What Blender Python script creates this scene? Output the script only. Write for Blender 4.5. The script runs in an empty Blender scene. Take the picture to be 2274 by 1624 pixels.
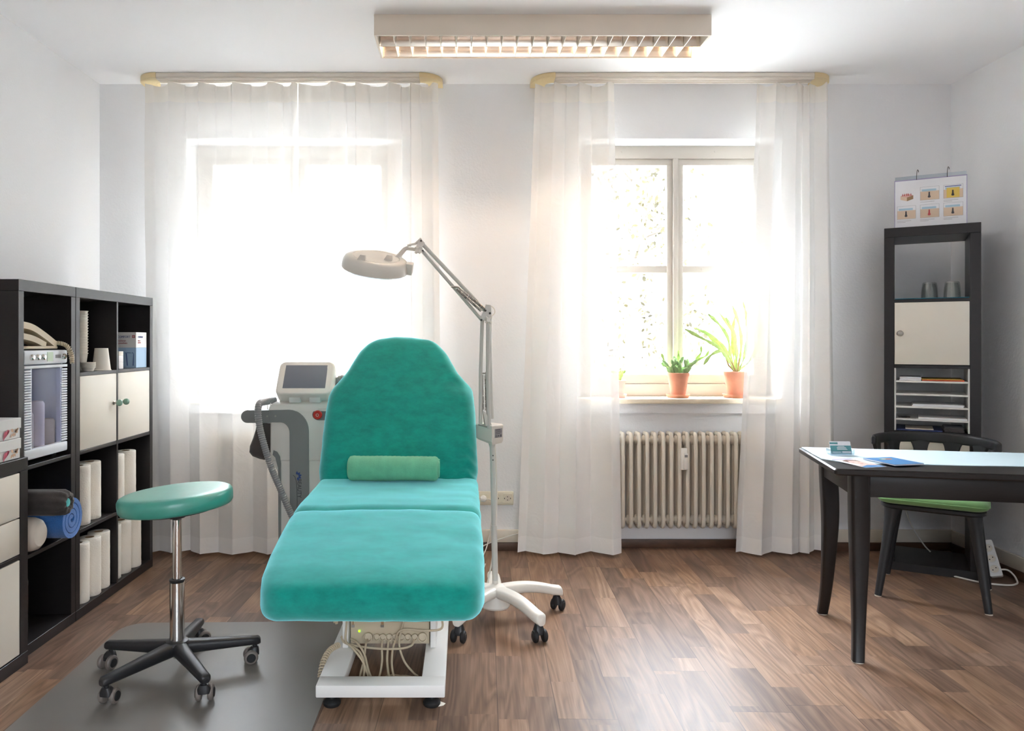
import bpy, bmesh, math, random
from mathutils import Vector, Matrix, Euler, noise
R = math.radians
PI = math.pi
S = bpy.context.scene
COL = S.collection

# ---------------------------------------------------------------- camera, world, light, exposure
F_PX, VPX, VPY, CAM_H = 1651.0, 1030.0, 760.0, 1.245
cd = bpy.data.cameras.new('camera')
cam = bpy.data.objects.new('camera', cd)
COL.objects.link(cam)
cam.location = (0, 0, CAM_H)
cam.rotation_euler = (R(90), 0, 0)
cd.sensor_width = 36.0
cd.lens = 36.0 * F_PX / 2274
cd.shift_x = (1137 - VPX) / 2274
cd.shift_y = (VPY - 812) / 2274
cd.clip_start = 0.05
S.camera = cam

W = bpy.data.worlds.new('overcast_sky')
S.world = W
W.use_nodes = True
wn = W.node_tree.nodes
wbg = wn['Background']
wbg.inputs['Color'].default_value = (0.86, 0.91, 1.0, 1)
# overcast sky: dim near the horizon, raised far brighter overhead to light the room
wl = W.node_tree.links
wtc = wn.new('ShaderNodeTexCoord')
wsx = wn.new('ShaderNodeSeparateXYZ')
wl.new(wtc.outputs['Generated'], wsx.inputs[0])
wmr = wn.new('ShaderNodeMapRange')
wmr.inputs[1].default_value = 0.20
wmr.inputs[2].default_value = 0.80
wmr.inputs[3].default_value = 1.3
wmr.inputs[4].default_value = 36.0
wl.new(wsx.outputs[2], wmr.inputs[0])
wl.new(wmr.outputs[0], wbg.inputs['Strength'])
TUBE_STRENGTH = 40.0

S.view_settings.view_transform = 'Standard'
S.view_settings.look = 'None'
S.view_settings.gamma = 1
S.view_settings.exposure = 1.98
S.view_settings.use_curve_mapping = False
S.cycles.max_bounces = 14
S.cycles.diffuse_bounces = 8
S.cycles.transparent_max_bounces = 24
S.cycles.sample_clamp_indirect = 8

def portal(x0, x1, y, z0, z1, sgn):
    ld = bpy.data.lights.new('window_portal', 'AREA')
    ld.shape = 'RECTANGLE'
    ld.size = x1 - x0
    ld.size_y = z1 - z0
    ld.cycles.is_portal = True
    o = bpy.data.objects.new('window_portal', ld)
    COL.objects.link(o)
    o.location = ((x0 + x1) / 2, y, (z0 + z1) / 2)
    o.rotation_euler = (R(90) * (-1 if sgn < 0 else 1), 0, 0)   # emits toward -y for sgn<0
    return o
portal(-1.66, -0.42, 4.80, 0.90, 2.40, -1)
portal(0.70, 1.90, 4.80, 0.90, 2.40, -1)
portal(-0.5, 1.7, -2.12, 0.95, 2.30, 1)  # portal of the added rear window

# ---------------------------------------------------------------- helpers
def lin(c):
    c = c / 255.0
    return c / 12.92 if c <= 0.04045 else ((c + 0.055) / 1.055) ** 2.4
def rgb(r, g, b):
    return (lin(r), lin(g), lin(b), 1)

def mat(name, col, rough=0.5, metal=0.0, bump=None, var=None, spec=None, sheen=0, coat=0, trans=0, ior=None,
        emis=None, stretch=None, alpha=None):
    m = bpy.data.materials.new(name)
    m.use_nodes = True
    nt = m.node_tree
    N, L = nt.nodes, nt.links
    p = N['Principled BSDF']
    c = rgb(*col)
    p.inputs['Base Color'].default_value = c
    p.inputs['Roughness'].default_value = rough
    p.inputs['Metallic'].default_value = metal
    if spec is not None: p.inputs['Specular IOR Level'].default_value = spec
    if sheen:
        p.inputs['Sheen Weight'].default_value = sheen
        p.inputs['Sheen Roughness'].default_value = 0.5
        p.inputs['Sheen Tint'].default_value = (0.45, 0.92, 1.0, 1) if name == 'turquoise_terry' else (1, 1, 1, 1)
    if coat:
        p.inputs['Coat Weight'].default_value = coat
        p.inputs['Coat Roughness'].default_value = 0.3 if 'vinyl' in name else 0.15
    if trans: p.inputs['Transmission Weight'].default_value = trans
    if ior: p.inputs['IOR'].default_value = ior
    if alpha is not None: p.inputs['Alpha'].default_value = alpha
    if emis:
        p.inputs['Emission Color'].default_value = rgb(*emis[0])
        p.inputs['Emission Strength'].default_value = emis[1]
    tc = N.new('ShaderNodeTexCoord')
    src = tc.outputs['Object']
    if stretch:
        mp = N.new('ShaderNodeMapping')
        mp.inputs['Scale'].default_value = stretch
        L.new(src, mp.inputs['Vector'])
        src = mp.outputs['Vector']
    va = var or (6.0, 0.03)
    nz = N.new('ShaderNodeTexNoise')
    nz.inputs['Scale'].default_value = va[0]
    nz.inputs['Detail'].default_value = 4
    L.new(src, nz.inputs['Vector'])
    mx = N.new('ShaderNodeMix')
    mx.data_type = 'RGBA'
    k0, k1 = 1 - va[1], 1 + va[1]
    mx.inputs[6].default_value = (c[0] * k0, c[1] * k0, c[2] * k0, 1)
    mx.inputs[7].default_value = (min(1, c[0] * k1), min(1, c[1] * k1), min(1, c[2] * k1), 1)
    rmp = N.new('ShaderNodeMapRange')
    rmp.inputs[1].default_value = 0.3
    rmp.inputs[2].default_value = 0.7
    L.new(nz.outputs[0], rmp.inputs[0])
    L.new(rmp.outputs[0], mx.inputs[0])
    L.new(mx.outputs[2], p.inputs['Base Color'])
    if bump:
        nb = N.new('ShaderNodeTexNoise')
        nb.inputs['Scale'].default_value = bump[0]
        nb.inputs['Detail'].default_value = 3
        L.new(src, nb.inputs['Vector'])
        bp = N.new('ShaderNodeBump')
        bp.inputs['Strength'].default_value = bump[1]
        bp.inputs['Distance'].default_value = bump[2] if len(bump) > 2 else 0.002
        L.new(nb.outputs[0], bp.inputs['Height'])
        L.new(bp.outputs[0], p.inputs['Normal'])
    return m

def spline(pts, n=8, closed=False):
    """Catmull-Rom through the points"""
    P = [Vector(p) for p in pts]
    out = []
    m = len(P)
    segs = m if closed else m - 1
    for i in range(segs):
        if closed:
            a, b, c, d = P[(i - 1) % m], P[i], P[(i + 1) % m], P[(i + 2) % m]
        else:
            a = P[i - 1] if i > 0 else P[0] * 2 - P[1]
            b, c = P[i], P[i + 1]
            d = P[i + 2] if i + 2 < m else P[m - 1] * 2 - P[m - 2]
        for k in range(n):
            t = k / n
            out.append(0.5 * ((2 * b) + (c - a) * t + (2 * a - 5 * b + 4 * c - d) * t * t + (3 * b - a - 3 * c + d) * t ** 3))
    if not closed: out.append(P[-1])
    return out

class B:
    """collects shapes that become ONE mesh object"""
    def __init__(self):
        self.bm = bmesh.new()
        self.mi = 0
        self.M = Matrix()
    def _new(self, f0):
        for f in list(self.bm.faces)[f0:]: f.material_index = self.mi
    def face(self, vs):
        try:
            f = self.bm.faces.new(vs)
            f.material_index = self.mi
            return f
        except ValueError:
            return None
    def v(self, co):
        return self.bm.verts.new(self.M @ Vector(co))
    def box(self, x0, x1, y0, y1, z0, z1, bev=0.0, seg=2, m=None):
        t = bmesh.new()
        bmesh.ops.create_cube(t, size=1)
        for v in t.verts:
            v.co = Vector(((x0 + x1) / 2 + v.co.x * (x1 - x0), (y0 + y1) / 2 + v.co.y * (y1 - y0), (z0 + z1) / 2 + v.co.z * (z1 - z0)))
        if bev > 0:
            bmesh.ops.bevel(t, geom=list(t.edges), offset=bev, segments=seg, profile=0.5, affect='EDGES')
        self.merge(t, m)
        return self
    def merge(self, t, m=None):
        MM = self.M @ m if m is not None else self.M
        t.verts.ensure_lookup_table()
        mp = {v: self.bm.verts.new(MM @ v.co) for v in t.verts}
        for f in t.faces:
            g = self.face([mp[v] for v in f.verts])
        t.free()
    def loft(self, loops, cap=True, closed=True, capfan=False):
        rows = [[self.v(p) for p in lp] for lp in loops]
        n = len(rows[0])
        for a, b in zip(rows, rows[1:]):
            for i in range(n if closed else n - 1):
                j = (i + 1) % n
                self.face([a[i], a[j], b[j], b[i]])
        if cap and closed:
            self.face(list(reversed(rows[0])))
            self.face(rows[-1])
        return self
    def tube(self, pts, r, n=10, cap=True, closed=False):
        P = [Vector(p) for p in pts]
        m = len(P)
        rr = r if isinstance(r, (list, tuple)) else [r] * m
        T = []
        for i in range(m):
            if closed: d = P[(i + 1) % m] - P[i - 1]
            else: d = P[min(i + 1, m - 1)] - P[max(i - 1, 0)]
            T.append(d.normalized() if d.length > 1e-9 else Vector((0, 0, 1)))
        up = Vector((0, 0, 1)) if abs(T[0].z) < 0.9 else Vector((1, 0, 0))
        u = T[0].cross(up).normalized()
        loops = []
        for i in range(m):
            u = (u - T[i] * u.dot(T[i]))
            if u.length < 1e-6: u = T[i].orthogonal()
            u.normalize()
            w = T[i].cross(u)
            loops.append([P[i] + (u * math.cos(2 * PI * k / n) + w * math.sin(2 * PI * k / n)) * rr[i] for k in range(n)])
        if closed: loops.append(loops[0])
        return self.loft(loops, cap=cap and not closed)
    def cyl(self, p0, p1, r0, r1=None, n=24):
        return self.tube([p0, p1], [r0, r0 if r1 is None else r1], n=n)
    def lathe(self, prof, n=32, c=(0, 0, 0), m=None, cap=True):
        """profile of (r, z); axis +z through c"""
        MM = Matrix.Translation(c) if m is None else m
        loops = []
        for r, z in prof:
            loops.append([MM @ Vector((max(r, 1e-5) * math.cos(2 * PI * k / n), max(r, 1e-5) * math.sin(2 * PI * k / n), z)) for k in range(n)])
        return self.loft(loops, cap=cap)
    def prism(self, out, z0, z1, m=None):
        MM = m if m is not None else Matrix()
        a = [MM @ Vector((p[0], p[1], z0)) for p in out]
        b = [MM @ Vector((p[0], p[1], z1)) for p in out]
        return self.loft([a, b])
    def ball(self, c, r, n=16, sc=(1, 1, 1), m=None):
        prof = [(r * math.sin(PI * i / n), -r * math.cos(PI * i / n)) for i in range(n + 1)]
        MM = Matrix.Translation(c) @ (m if m is not None else Matrix()) @ Matrix.Diagonal((*sc, 1))
        return self.lathe(prof, n=n * 2, m=MM)
    def text(self, body, size, m, depth=0.0004, align='LEFT', sx=1.0):
        cu = bpy.data.curves.new('t', 'FONT')
        cu.body = body
        cu.size = size
        cu.extrude = depth
        cu.align_x = align
        cu.resolution_u = 3
        o = bpy.data.objects.new('t', cu)
        COL.objects.link(o)
        me = bpy.data.meshes.new_from_object(o)
        t = bmesh.new()
        t.from_mesh(me)
        self.merge(t, m @ Matrix.Diagonal((sx, 1, 1, 1)))
        bpy.data.objects.remove(o)
        bpy.data.curves.remove(cu)
        bpy.data.meshes.remove(me)
        return self
    def build(self, name, mats, parent=None, ang=35, clean=False, sub=0, flip=True):
        if clean: bmesh.ops.remove_doubles(self.bm, verts=self.bm.verts, dist=1e-5)
        if flip: bmesh.ops.recalc_face_normals(self.bm, faces=self.bm.faces)
        me = bpy.data.meshes.new(name)
        self.bm.to_mesh(me)
        self.bm.free()
        for m in (mats if isinstance(mats, (list, tuple)) else [mats]): me.materials.append(m)
        if ang:
            me.shade_smooth()
            me.set_sharp_from_angle(angle=R(ang))
        o = bpy.data.objects.new(name, me)
        COL.objects.link(o)
        if parent is not None: o.parent = parent
        if sub:
            md = o.modifiers.new('sub', 'SUBSURF')
            md.levels = sub
            md.render_levels = sub
        return o

def tag(o, label, cat, group=None, kind=None):
    o['label'] = label
    o['category'] = cat
    if group: o['group'] = group
    if kind: o['kind'] = kind
    return o
def thing(name, label, cat, loc=(0, 0, 0), rz=0.0, group=None, tilt=(0, 0)):
    o = bpy.data.objects.new(name, None)
    COL.objects.link(o)
    o.empty_display_size = 0.05
    o.location = loc
    o.rotation_euler = (tilt[0], tilt[1], rz)
    return tag(o, label, cat, group)
def struct(o):
    o['kind'] = 'structure'
    return o
def kids(o):
    return [c for c in bpy.data.objects if c.parent == o]
def dup(o, loc=None, rz=None, label=None, parent=None):
    c = o.copy()
    COL.objects.link(c)
    if parent is not None: c.parent = parent
    if loc is not None: c.location = loc
    if rz is not None: c.rotation_euler = (c.rotation_euler[0], c.rotation_euler[1], rz)
    if label: c['label'] = label
    for k in kids(o): dup(k, parent=c)
    return c
def fr(x, y, z=0, rz=0):
    return Matrix.Translation((x, y, z)) @ Matrix.Rotation(rz, 4, 'Z')
def pnt(px, py, d):
    """room position of a point seen at photo position (px, py) and known distance d from the camera plane"""
    return Vector(((px - VPX) * d / F_PX, d, CAM_H - (py - VPY) * d / F_PX))
def smooth01(t):
    t = max(0.0, min(1.0, t))
    return t * t * (3 - 2 * t)
def rrect(w, h, r, n=5):
    """rounded rectangle outline centred at the origin"""
    o = []
    for cx, cy, a0 in ((w / 2 - r, h / 2 - r, 0), (-w / 2 + r, h / 2 - r, 90), (-w / 2 + r, -h / 2 + r, 180), (w / 2 - r, -h / 2 + r, 270)):
        for k in range(n + 1):
            a = R(a0 + 90 * k / n)
            o.append((cx + r * math.cos(a), cy + r * math.sin(a)))
    return o

# ---------------------------------------------------------------- materials
M_wall = mat('wall_paint', (236, 236, 237), 0.9, bump=(90, 0.35, 0.004), var=(2, 0.01))
M_ceil = mat('ceiling_paint', (248, 248, 250), 0.95, bump=(60, 0.05), var=(2, 0.005))
M_base = mat('baseboard_paint', (222, 212, 196), 0.45, var=(3, 0.02))
M_plinth = mat('plinth_wood', (88, 62, 46), 0.45, var=(40, 0.25), stretch=(0.3, 1, 1))
M_black = mat('black_brown_veneer', (34, 30, 30), 0.38, var=(30, 0.10), stretch=(1, 1, 8), spec=0.4)
M_cream = mat('cream_lacquer', (226, 219, 206), 0.4, var=(4, 0.01))
M_white = mat('white_plastic', (236, 233, 226), 0.35, var=(4, 0.01))
M_whitemetal = mat('white_powder_coat', (228, 226, 222), 0.38, var=(5, 0.015))
M_radiator = mat('radiator_enamel', (220, 212, 198), 0.35, var=(8, 0.02))
M_window = mat('window_paint', (190, 183, 174), 0.45, var=(8, 0.02))
M_marble = mat('sill_marble', (216, 202, 178), 0.3, var=(14, 0.12))
M_rail = mat('rail_white_plastic', (226, 217, 205), 0.4)
M_railend = mat('rail_beige_plastic', (226, 205, 160), 0.45)
M_terry = mat('turquoise_terry', (3, 147, 132), 0.95, bump=(760, 0.5, 0.002), var=(14, 0.26), stretch=(1, 1.8, 1.8), sheen=1.0, spec=0.1)
def add_nap(m, col):
    nt = m.node_tree
    sh = nt.nodes.new('ShaderNodeBsdfSheen')
    sh.inputs['Color'].default_value = col
    sh.inputs['Roughness'].default_value = 0.55
    ad = nt.nodes.new('ShaderNodeAddShader')
    nt.links.new(nt.nodes['Principled BSDF'].outputs[0], ad.inputs[0])
    nt.links.new(sh.outputs[0], ad.inputs[1])
    nt.links.new(ad.outputs[0], nt.nodes['Material Output'].inputs['Surface'])
for n_ in M_terry.node_tree.nodes:
    if n_.type == 'TEX_NOISE' and n_.inputs['Scale'].default_value < 100:
        n_.inputs['Detail'].default_value = 12
        n_.inputs['Roughness'].default_value = 0.72
add_nap(M_terry, (0.20, 0.62, 0.70, 1))
M_green_towel = mat('green_towel', (122, 204, 166), 0.95, bump=(400, 0.8, 0.004), var=(20, 0.10), sheen=0.3, spec=0.1)
M_vinyl = mat('turquoise_vinyl', (54, 164, 146), 0.34, spec=1.0, coat=0.5, bump=(260, 0.18), var=(30, 0.05))
M_blackplastic = mat('black_plastic', (34, 34, 36), 0.42, bump=(500, 0.1))
M_rubber = mat('caster_rubber', (24, 24, 25), 0.6)
M_castergray = mat('caster_tyre', (112, 104, 98), 0.45)
M_chrome = mat('chrome', (222, 220, 216), 0.10, 1.0)
M_steel = mat('brushed_steel', (176, 172, 166), 0.3, 1.0)
M_beigeplastic = mat('beige_plastic', (201, 186, 160), 0.5)
M_cable = mat('beige_cable', (190, 174, 148), 0.5)
M_whitecable = mat('white_cable', (222, 217, 208), 0.5)
M_gray = mat('gray_lacquer', (134, 137, 136), 0.4, bump=(700, 0.06))
M_darkgray = mat('dark_gray_fabric', (84, 80, 77), 0.9, bump=(600, 0.4), sheen=0.2)
M_hose = mat('gray_corrugated_hose', (150, 151, 152), 0.35)
M_screen = mat('screen_glass', (118, 124, 136), 0.12, spec=0.6)
M_red = mat('red_plastic', (200, 40, 30), 0.35)
M_lamp = mat('lamp_off_white', (222, 218, 209), 0.32)
M_lampmetal = mat('lamp_gray_metal', (202, 202, 196), 0.35)
M_darkmetal = mat('dark_metal', (70, 68, 64), 0.4, 0.8)
M_terracotta = mat('terracotta', (182, 124, 100), 0.8, bump=(200, 0.2), var=(20, 0.08))
M_pinkpot = mat('pink_glazed_pot', (216, 170, 160), 0.5)
M_soil = mat('soil', (70, 55, 42), 1.0, bump=(150, 0.8, 0.01))
M_cactus = mat('cactus_green', (158, 184, 104), 0.6, bump=(200, 0.3), var=(40, 0.18))
M_cactus2 = mat('cactus_pale_green', (132, 164, 110), 0.7, bump=(160, 0.6), var=(60, 0.25))
M_stem = mat('woody_stem', (150, 120, 82), 0.8)
M_paper = mat('kitchen_paper', (240, 233, 221), 0.95, bump=(130, 0.5, 0.004))
M_card = mat('roll_cardboard', (160, 130, 98), 0.9)
M_cupwhite = mat('paper_cup', (236, 230, 218), 0.6)
M_carton = mat('white_carton', (228, 226, 224), 0.6)
M_paperwhite = mat('white_paper', (232, 232, 236), 0.8)
M_cartonblue = mat('pale_blue_carton', (164, 192, 218), 0.6)
M_blueprint = mat('blue_print', (48, 76, 140), 0.6)
M_redprint = mat('red_print', (176, 58, 62), 0.6)
M_pinkprint = mat('pink_print', (205, 98, 118), 0.7, var=(60, 0.2))
M_peachprint = mat('peach_print', (214, 178, 150), 0.7, var=(80, 0.15))
M_grayprint = mat('gray_print', (150, 148, 150), 0.7)
M_darkprint = mat('dark_print', (62, 60, 66), 0.7)
M_silver = mat('silver_gray_plastic', (222, 226, 232), 0.32, 0.0)
M_lcd = mat('green_display', (176, 196, 168), 0.3)
M_mint = mat('mint_ceramic', (124, 160, 142), 0.2, coat=0.5)
M_blue_towel = mat('blue_towel', (58, 120, 198), 0.95, bump=(300, 0.9, 0.005), var=(20, 0.12), sheen=0.4, spec=0.1)
M_charcoal = mat('charcoal_velour', (74, 70, 68), 0.95, bump=(300, 0.5), var=(30, 0.1), sheen=0.2, spec=0.1)
M_pillow = mat('cream_vinyl', (226, 214, 200), 0.5)
M_tealmat = mat('teal_mat', (18, 108, 132), 0.7)
M_table = mat('black_brown_lacquer', (29, 25, 24), 0.36, var=(40, 0.12), stretch=(1, 6, 6), spec=0.35)
M_runner = mat('pale_mint_cloth', (198, 218, 226), 0.9, bump=(500, 0.3), var=(5, 0.02))
M_chair = mat('anthracite_plastic', (32, 33, 36), 0.5, bump=(500, 0.06))
M_greencush = mat('green_cotton', (122, 168, 108), 0.9, bump=(400, 0.4), var=(20, 0.05), sheen=0.2)
M_felt = mat('white_felt', (214, 206, 190), 0.9)
M_orange = mat('orange_folder', (202, 84, 48), 0.6)
M_yellow = mat('yellow_folder', (214, 180, 84), 0.6)
M_navy = mat('navy_folder', (42, 56, 110), 0.5)
M_tealcard = mat('teal_card', (84, 146, 152), 0.6)
M_bluebook = mat('blue_cover', (84, 140, 196), 0.35, bump=(80, 0.05))
M_skin = mat('skin_print', (234, 202, 192), 0.4)
M_hair = mat('brown_print', (120, 84, 70), 0.4)
M_purple = mat('lilac_edge', (158, 150, 186), 0.5)
M_skincol = mat('beige_print', (216, 192, 168), 0.6)
M_yellowprint = mat('yellow_print', (222, 190, 92), 0.6)
M_lightblue = mat('light_blue_print', (170, 200, 216), 0.6)
M_socket = mat('cream_socket', (230, 222, 202), 0.35)
M_led = mat('green_led', (120, 230, 20), 0.4, emis=((140, 255, 20), 0.8))
M_reflect = mat('aluminium_reflector', (214, 204, 190), 0.22, 1.0)
M_tubeoff = mat('unlit_tube', (225, 222, 216), 0.3)
M_blade = mat('louvre_aluminium', (232, 226, 216), 0.35, 0.35)
M_fixture = mat('luminaire_enamel', (226, 215, 200), 0.5)
M_tube = mat('lit_tube', (255, 240, 215), 0.5, emis=((255, 230, 206), TUBE_STRENGTH))
M_leaf = mat('autumn_leaf', (64, 58, 32), 0.6, var=(3, 0.5))
M_bark = mat('bark', (92, 84, 74), 0.9)
M_facade = mat('house_render', (224, 222, 216), 0.9)
M_roofgray = mat('roof_tile_gray', (120, 112, 106), 0.9)
M_ground = mat('pale_paving', (112, 111, 108), 0.95, var=(1, 0.15))
M_darkglass = mat('dark_pane', (44, 50, 60), 0.15)

def glass_mat(name, tint, gloss=0.06, rough=0.02, edge=0.7):
    m = bpy.data.materials.new(name)
    m.use_nodes = True
    nt = m.node_tree
    N, L = nt.nodes, nt.links
    N.remove(N['Principled BSDF'])
    out = N['Material Output']
    tr = N.new('ShaderNodeBsdfTransparent')
    gl = N.new('ShaderNodeBsdfGlossy')
    gl.inputs['Roughness'].default_value = rough
    fz = N.new('ShaderNodeLayerWeight')
    fz.inputs['Blend'].default_value = 0.25
    mr = N.new('ShaderNodeMapRange')
    mr.inputs[3].default_value = gloss
    mr.inputs[4].default_value = edge
    L.new(fz.outputs['Facing'], mr.inputs[0])
    mx = N.new('ShaderNodeMixShader')
    nz = N.new('ShaderNodeTexNoise')
    nz.inputs['Scale'].default_value = 3
    cr = N.new('ShaderNodeMix')
    cr.data_type = 'RGBA'
    c = rgb(*tint)
    cr.inputs[6].default_value = c
    cr.inputs[7].default_value = (c[0] * .97, c[1] * .97, c[2] * .97, 1)
    L.new(nz.outputs[0], cr.inputs[0])
    L.new(cr.outputs[2], tr.inputs['Color'])
    L.new(mr.outputs[0], mx.inputs[0])
    L.new(tr.outputs[0], mx.inputs[1])
    L.new(gl.outputs[0], mx.inputs[2])
    L.new(mx.outputs[0], out.inputs['Surface'])
    return m
M_pane = glass_mat('window_glass', (250, 252, 252), 0.03)
M_tumbler = glass_mat('tumbler_glass', (246, 248, 247), 0.06, 0.05, 0.4)
M_acrylic = glass_mat('clear_acrylic', (236, 242, 246), 0.10, 0.05)
M_lav = glass_mat('lavender_pane', (236, 238, 250), 0.02, 0.2, 0.12)

def cloth_mat(name, col, t_transp, t_transl, scale=1400):
    m = bpy.data.materials.new(name)
    m.use_nodes = True
    nt = m.node_tree
    N, L = nt.nodes, nt.links
    N.remove(N['Principled BSDF'])
    out = N['Material Output']
    df = N.new('ShaderNodeBsdfDiffuse')
    tl = N.new('ShaderNodeBsdfTranslucent')
    tr = N.new('ShaderNodeBsdfTransparent')
    nz = N.new('ShaderNodeTexNoise')
    nz.inputs['Scale'].default_value = 5
    tc = N.new('ShaderNodeTexCoord')
    L.new(tc.outputs['Object'], nz.inputs['Vector'])
    cm = N.new('ShaderNodeMix')
    cm.data_type = 'RGBA'
    c = rgb(*col)
    cm.inputs[6].default_value = (c[0] * .97, c[1] * .97, c[2] * .97, 1)
    cm.inputs[7].default_value = c
    L.new(nz.outputs[0], cm.inputs[0])
    L.new(cm.outputs[2], df.inputs['Color'])
    L.new(cm.outputs[2], tl.inputs['Color'])
    # soft creases of the cloth
    nb = N.new('ShaderNodeTexNoise')
    nb.inputs['Scale'].default_value = 9
    nb.inputs['Detail'].default_value = 3
    nb.inputs['Distortion'].default_value = 1.0
    L.new(tc.outputs['Object'], nb.inputs['Vector'])
    bp = N.new('ShaderNodeBump')
    bp.inputs['Strength'].default_value = 0.25
    bp.inputs['Distance'].default_value = 0.02
    L.new(nb.outputs[0], bp.inputs['Height'])
    L.new(bp.outputs[0], df.inputs['Normal'])
    m1 = N.new('ShaderNodeMixShader')
    m1.inputs[0].default_value = t_transl
    L.new(df.outputs[0], m1.inputs[1])
    L.new(tl.outputs[0], m1.inputs[2])
    m2 = N.new('ShaderNodeMixShader')
    m2.inputs[0].default_value = t_transp
    L.new(m1.outputs[0], m2.inputs[1])
    L.new(tr.outputs[0], m2.inputs[2])
    L.new(m2.outputs[0], out.inputs['Surface'])
    return m
M_sheer = cloth_mat('sheer_white_voile', (252, 250, 247), 0.19, 0.05)
M_hem = cloth_mat('doubled_voile', (246, 244, 241), 0.08, 0.05)
M_head = cloth_mat('heading_voile', (244, 240, 233), 0.08, 0.05)

def matte_slab():
    m = bpy.data.materials.new('frosted_mat_plastic')
    m.use_nodes = True
    nt = m.node_tree
    N, L = nt.nodes, nt.links
    p = N['Principled BSDF']
    p.inputs['Roughness'].default_value = 0.34
    p.inputs['Specular IOR Level'].default_value = 0.8
    p.inputs['IOR'].default_value = 1.7
    tc = N.new('ShaderNodeTexCoord')
    nz = N.new('ShaderNodeTexNoise')
    nz.inputs['Scale'].default_value = 2.0
    L.new(tc.outputs['Object'], nz.inputs['Vector'])
    cm = N.new('ShaderNodeMix')
    cm.data_type = 'RGBA'
    cm.inputs[6].default_value = rgb(132, 126, 119)
    cm.inputs[7].default_value = rgb(142, 137, 131)
    L.new(nz.outputs[0], cm.inputs[0])
    L.new(cm.outputs[2], p.inputs['Base Color'])
    nb = N.new('ShaderNodeTexNoise')
    nb.inputs['Scale'].default_value = 900
    L.new(tc.outputs['Object'], nb.inputs['Vector'])
    bp = N.new('ShaderNodeBump')
    bp.inputs['Strength'].default_value = 0.15
    bp.inputs['Distance'].default_value = 0.001
    L.new(nb.outputs[0], bp.inputs['Height'])
    L.new(bp.outputs[0], p.inputs['Normal'])
    tr = N.new('ShaderNodeBsdfTransparent')
    tr.inputs['Color'].default_value = (0.86, 0.86, 0.86, 1)
    mx = N.new('ShaderNodeMixShader')
    mx.inputs[0].default_value = 0.62
    L.new(tr.outputs[0], mx.inputs[1])
    L.new(p.outputs[0], mx.inputs[2])
    L.new(mx.outputs[0], N['Material Output'].inputs['Surface'])
    return m
M_floormat = matte_slab()

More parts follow.
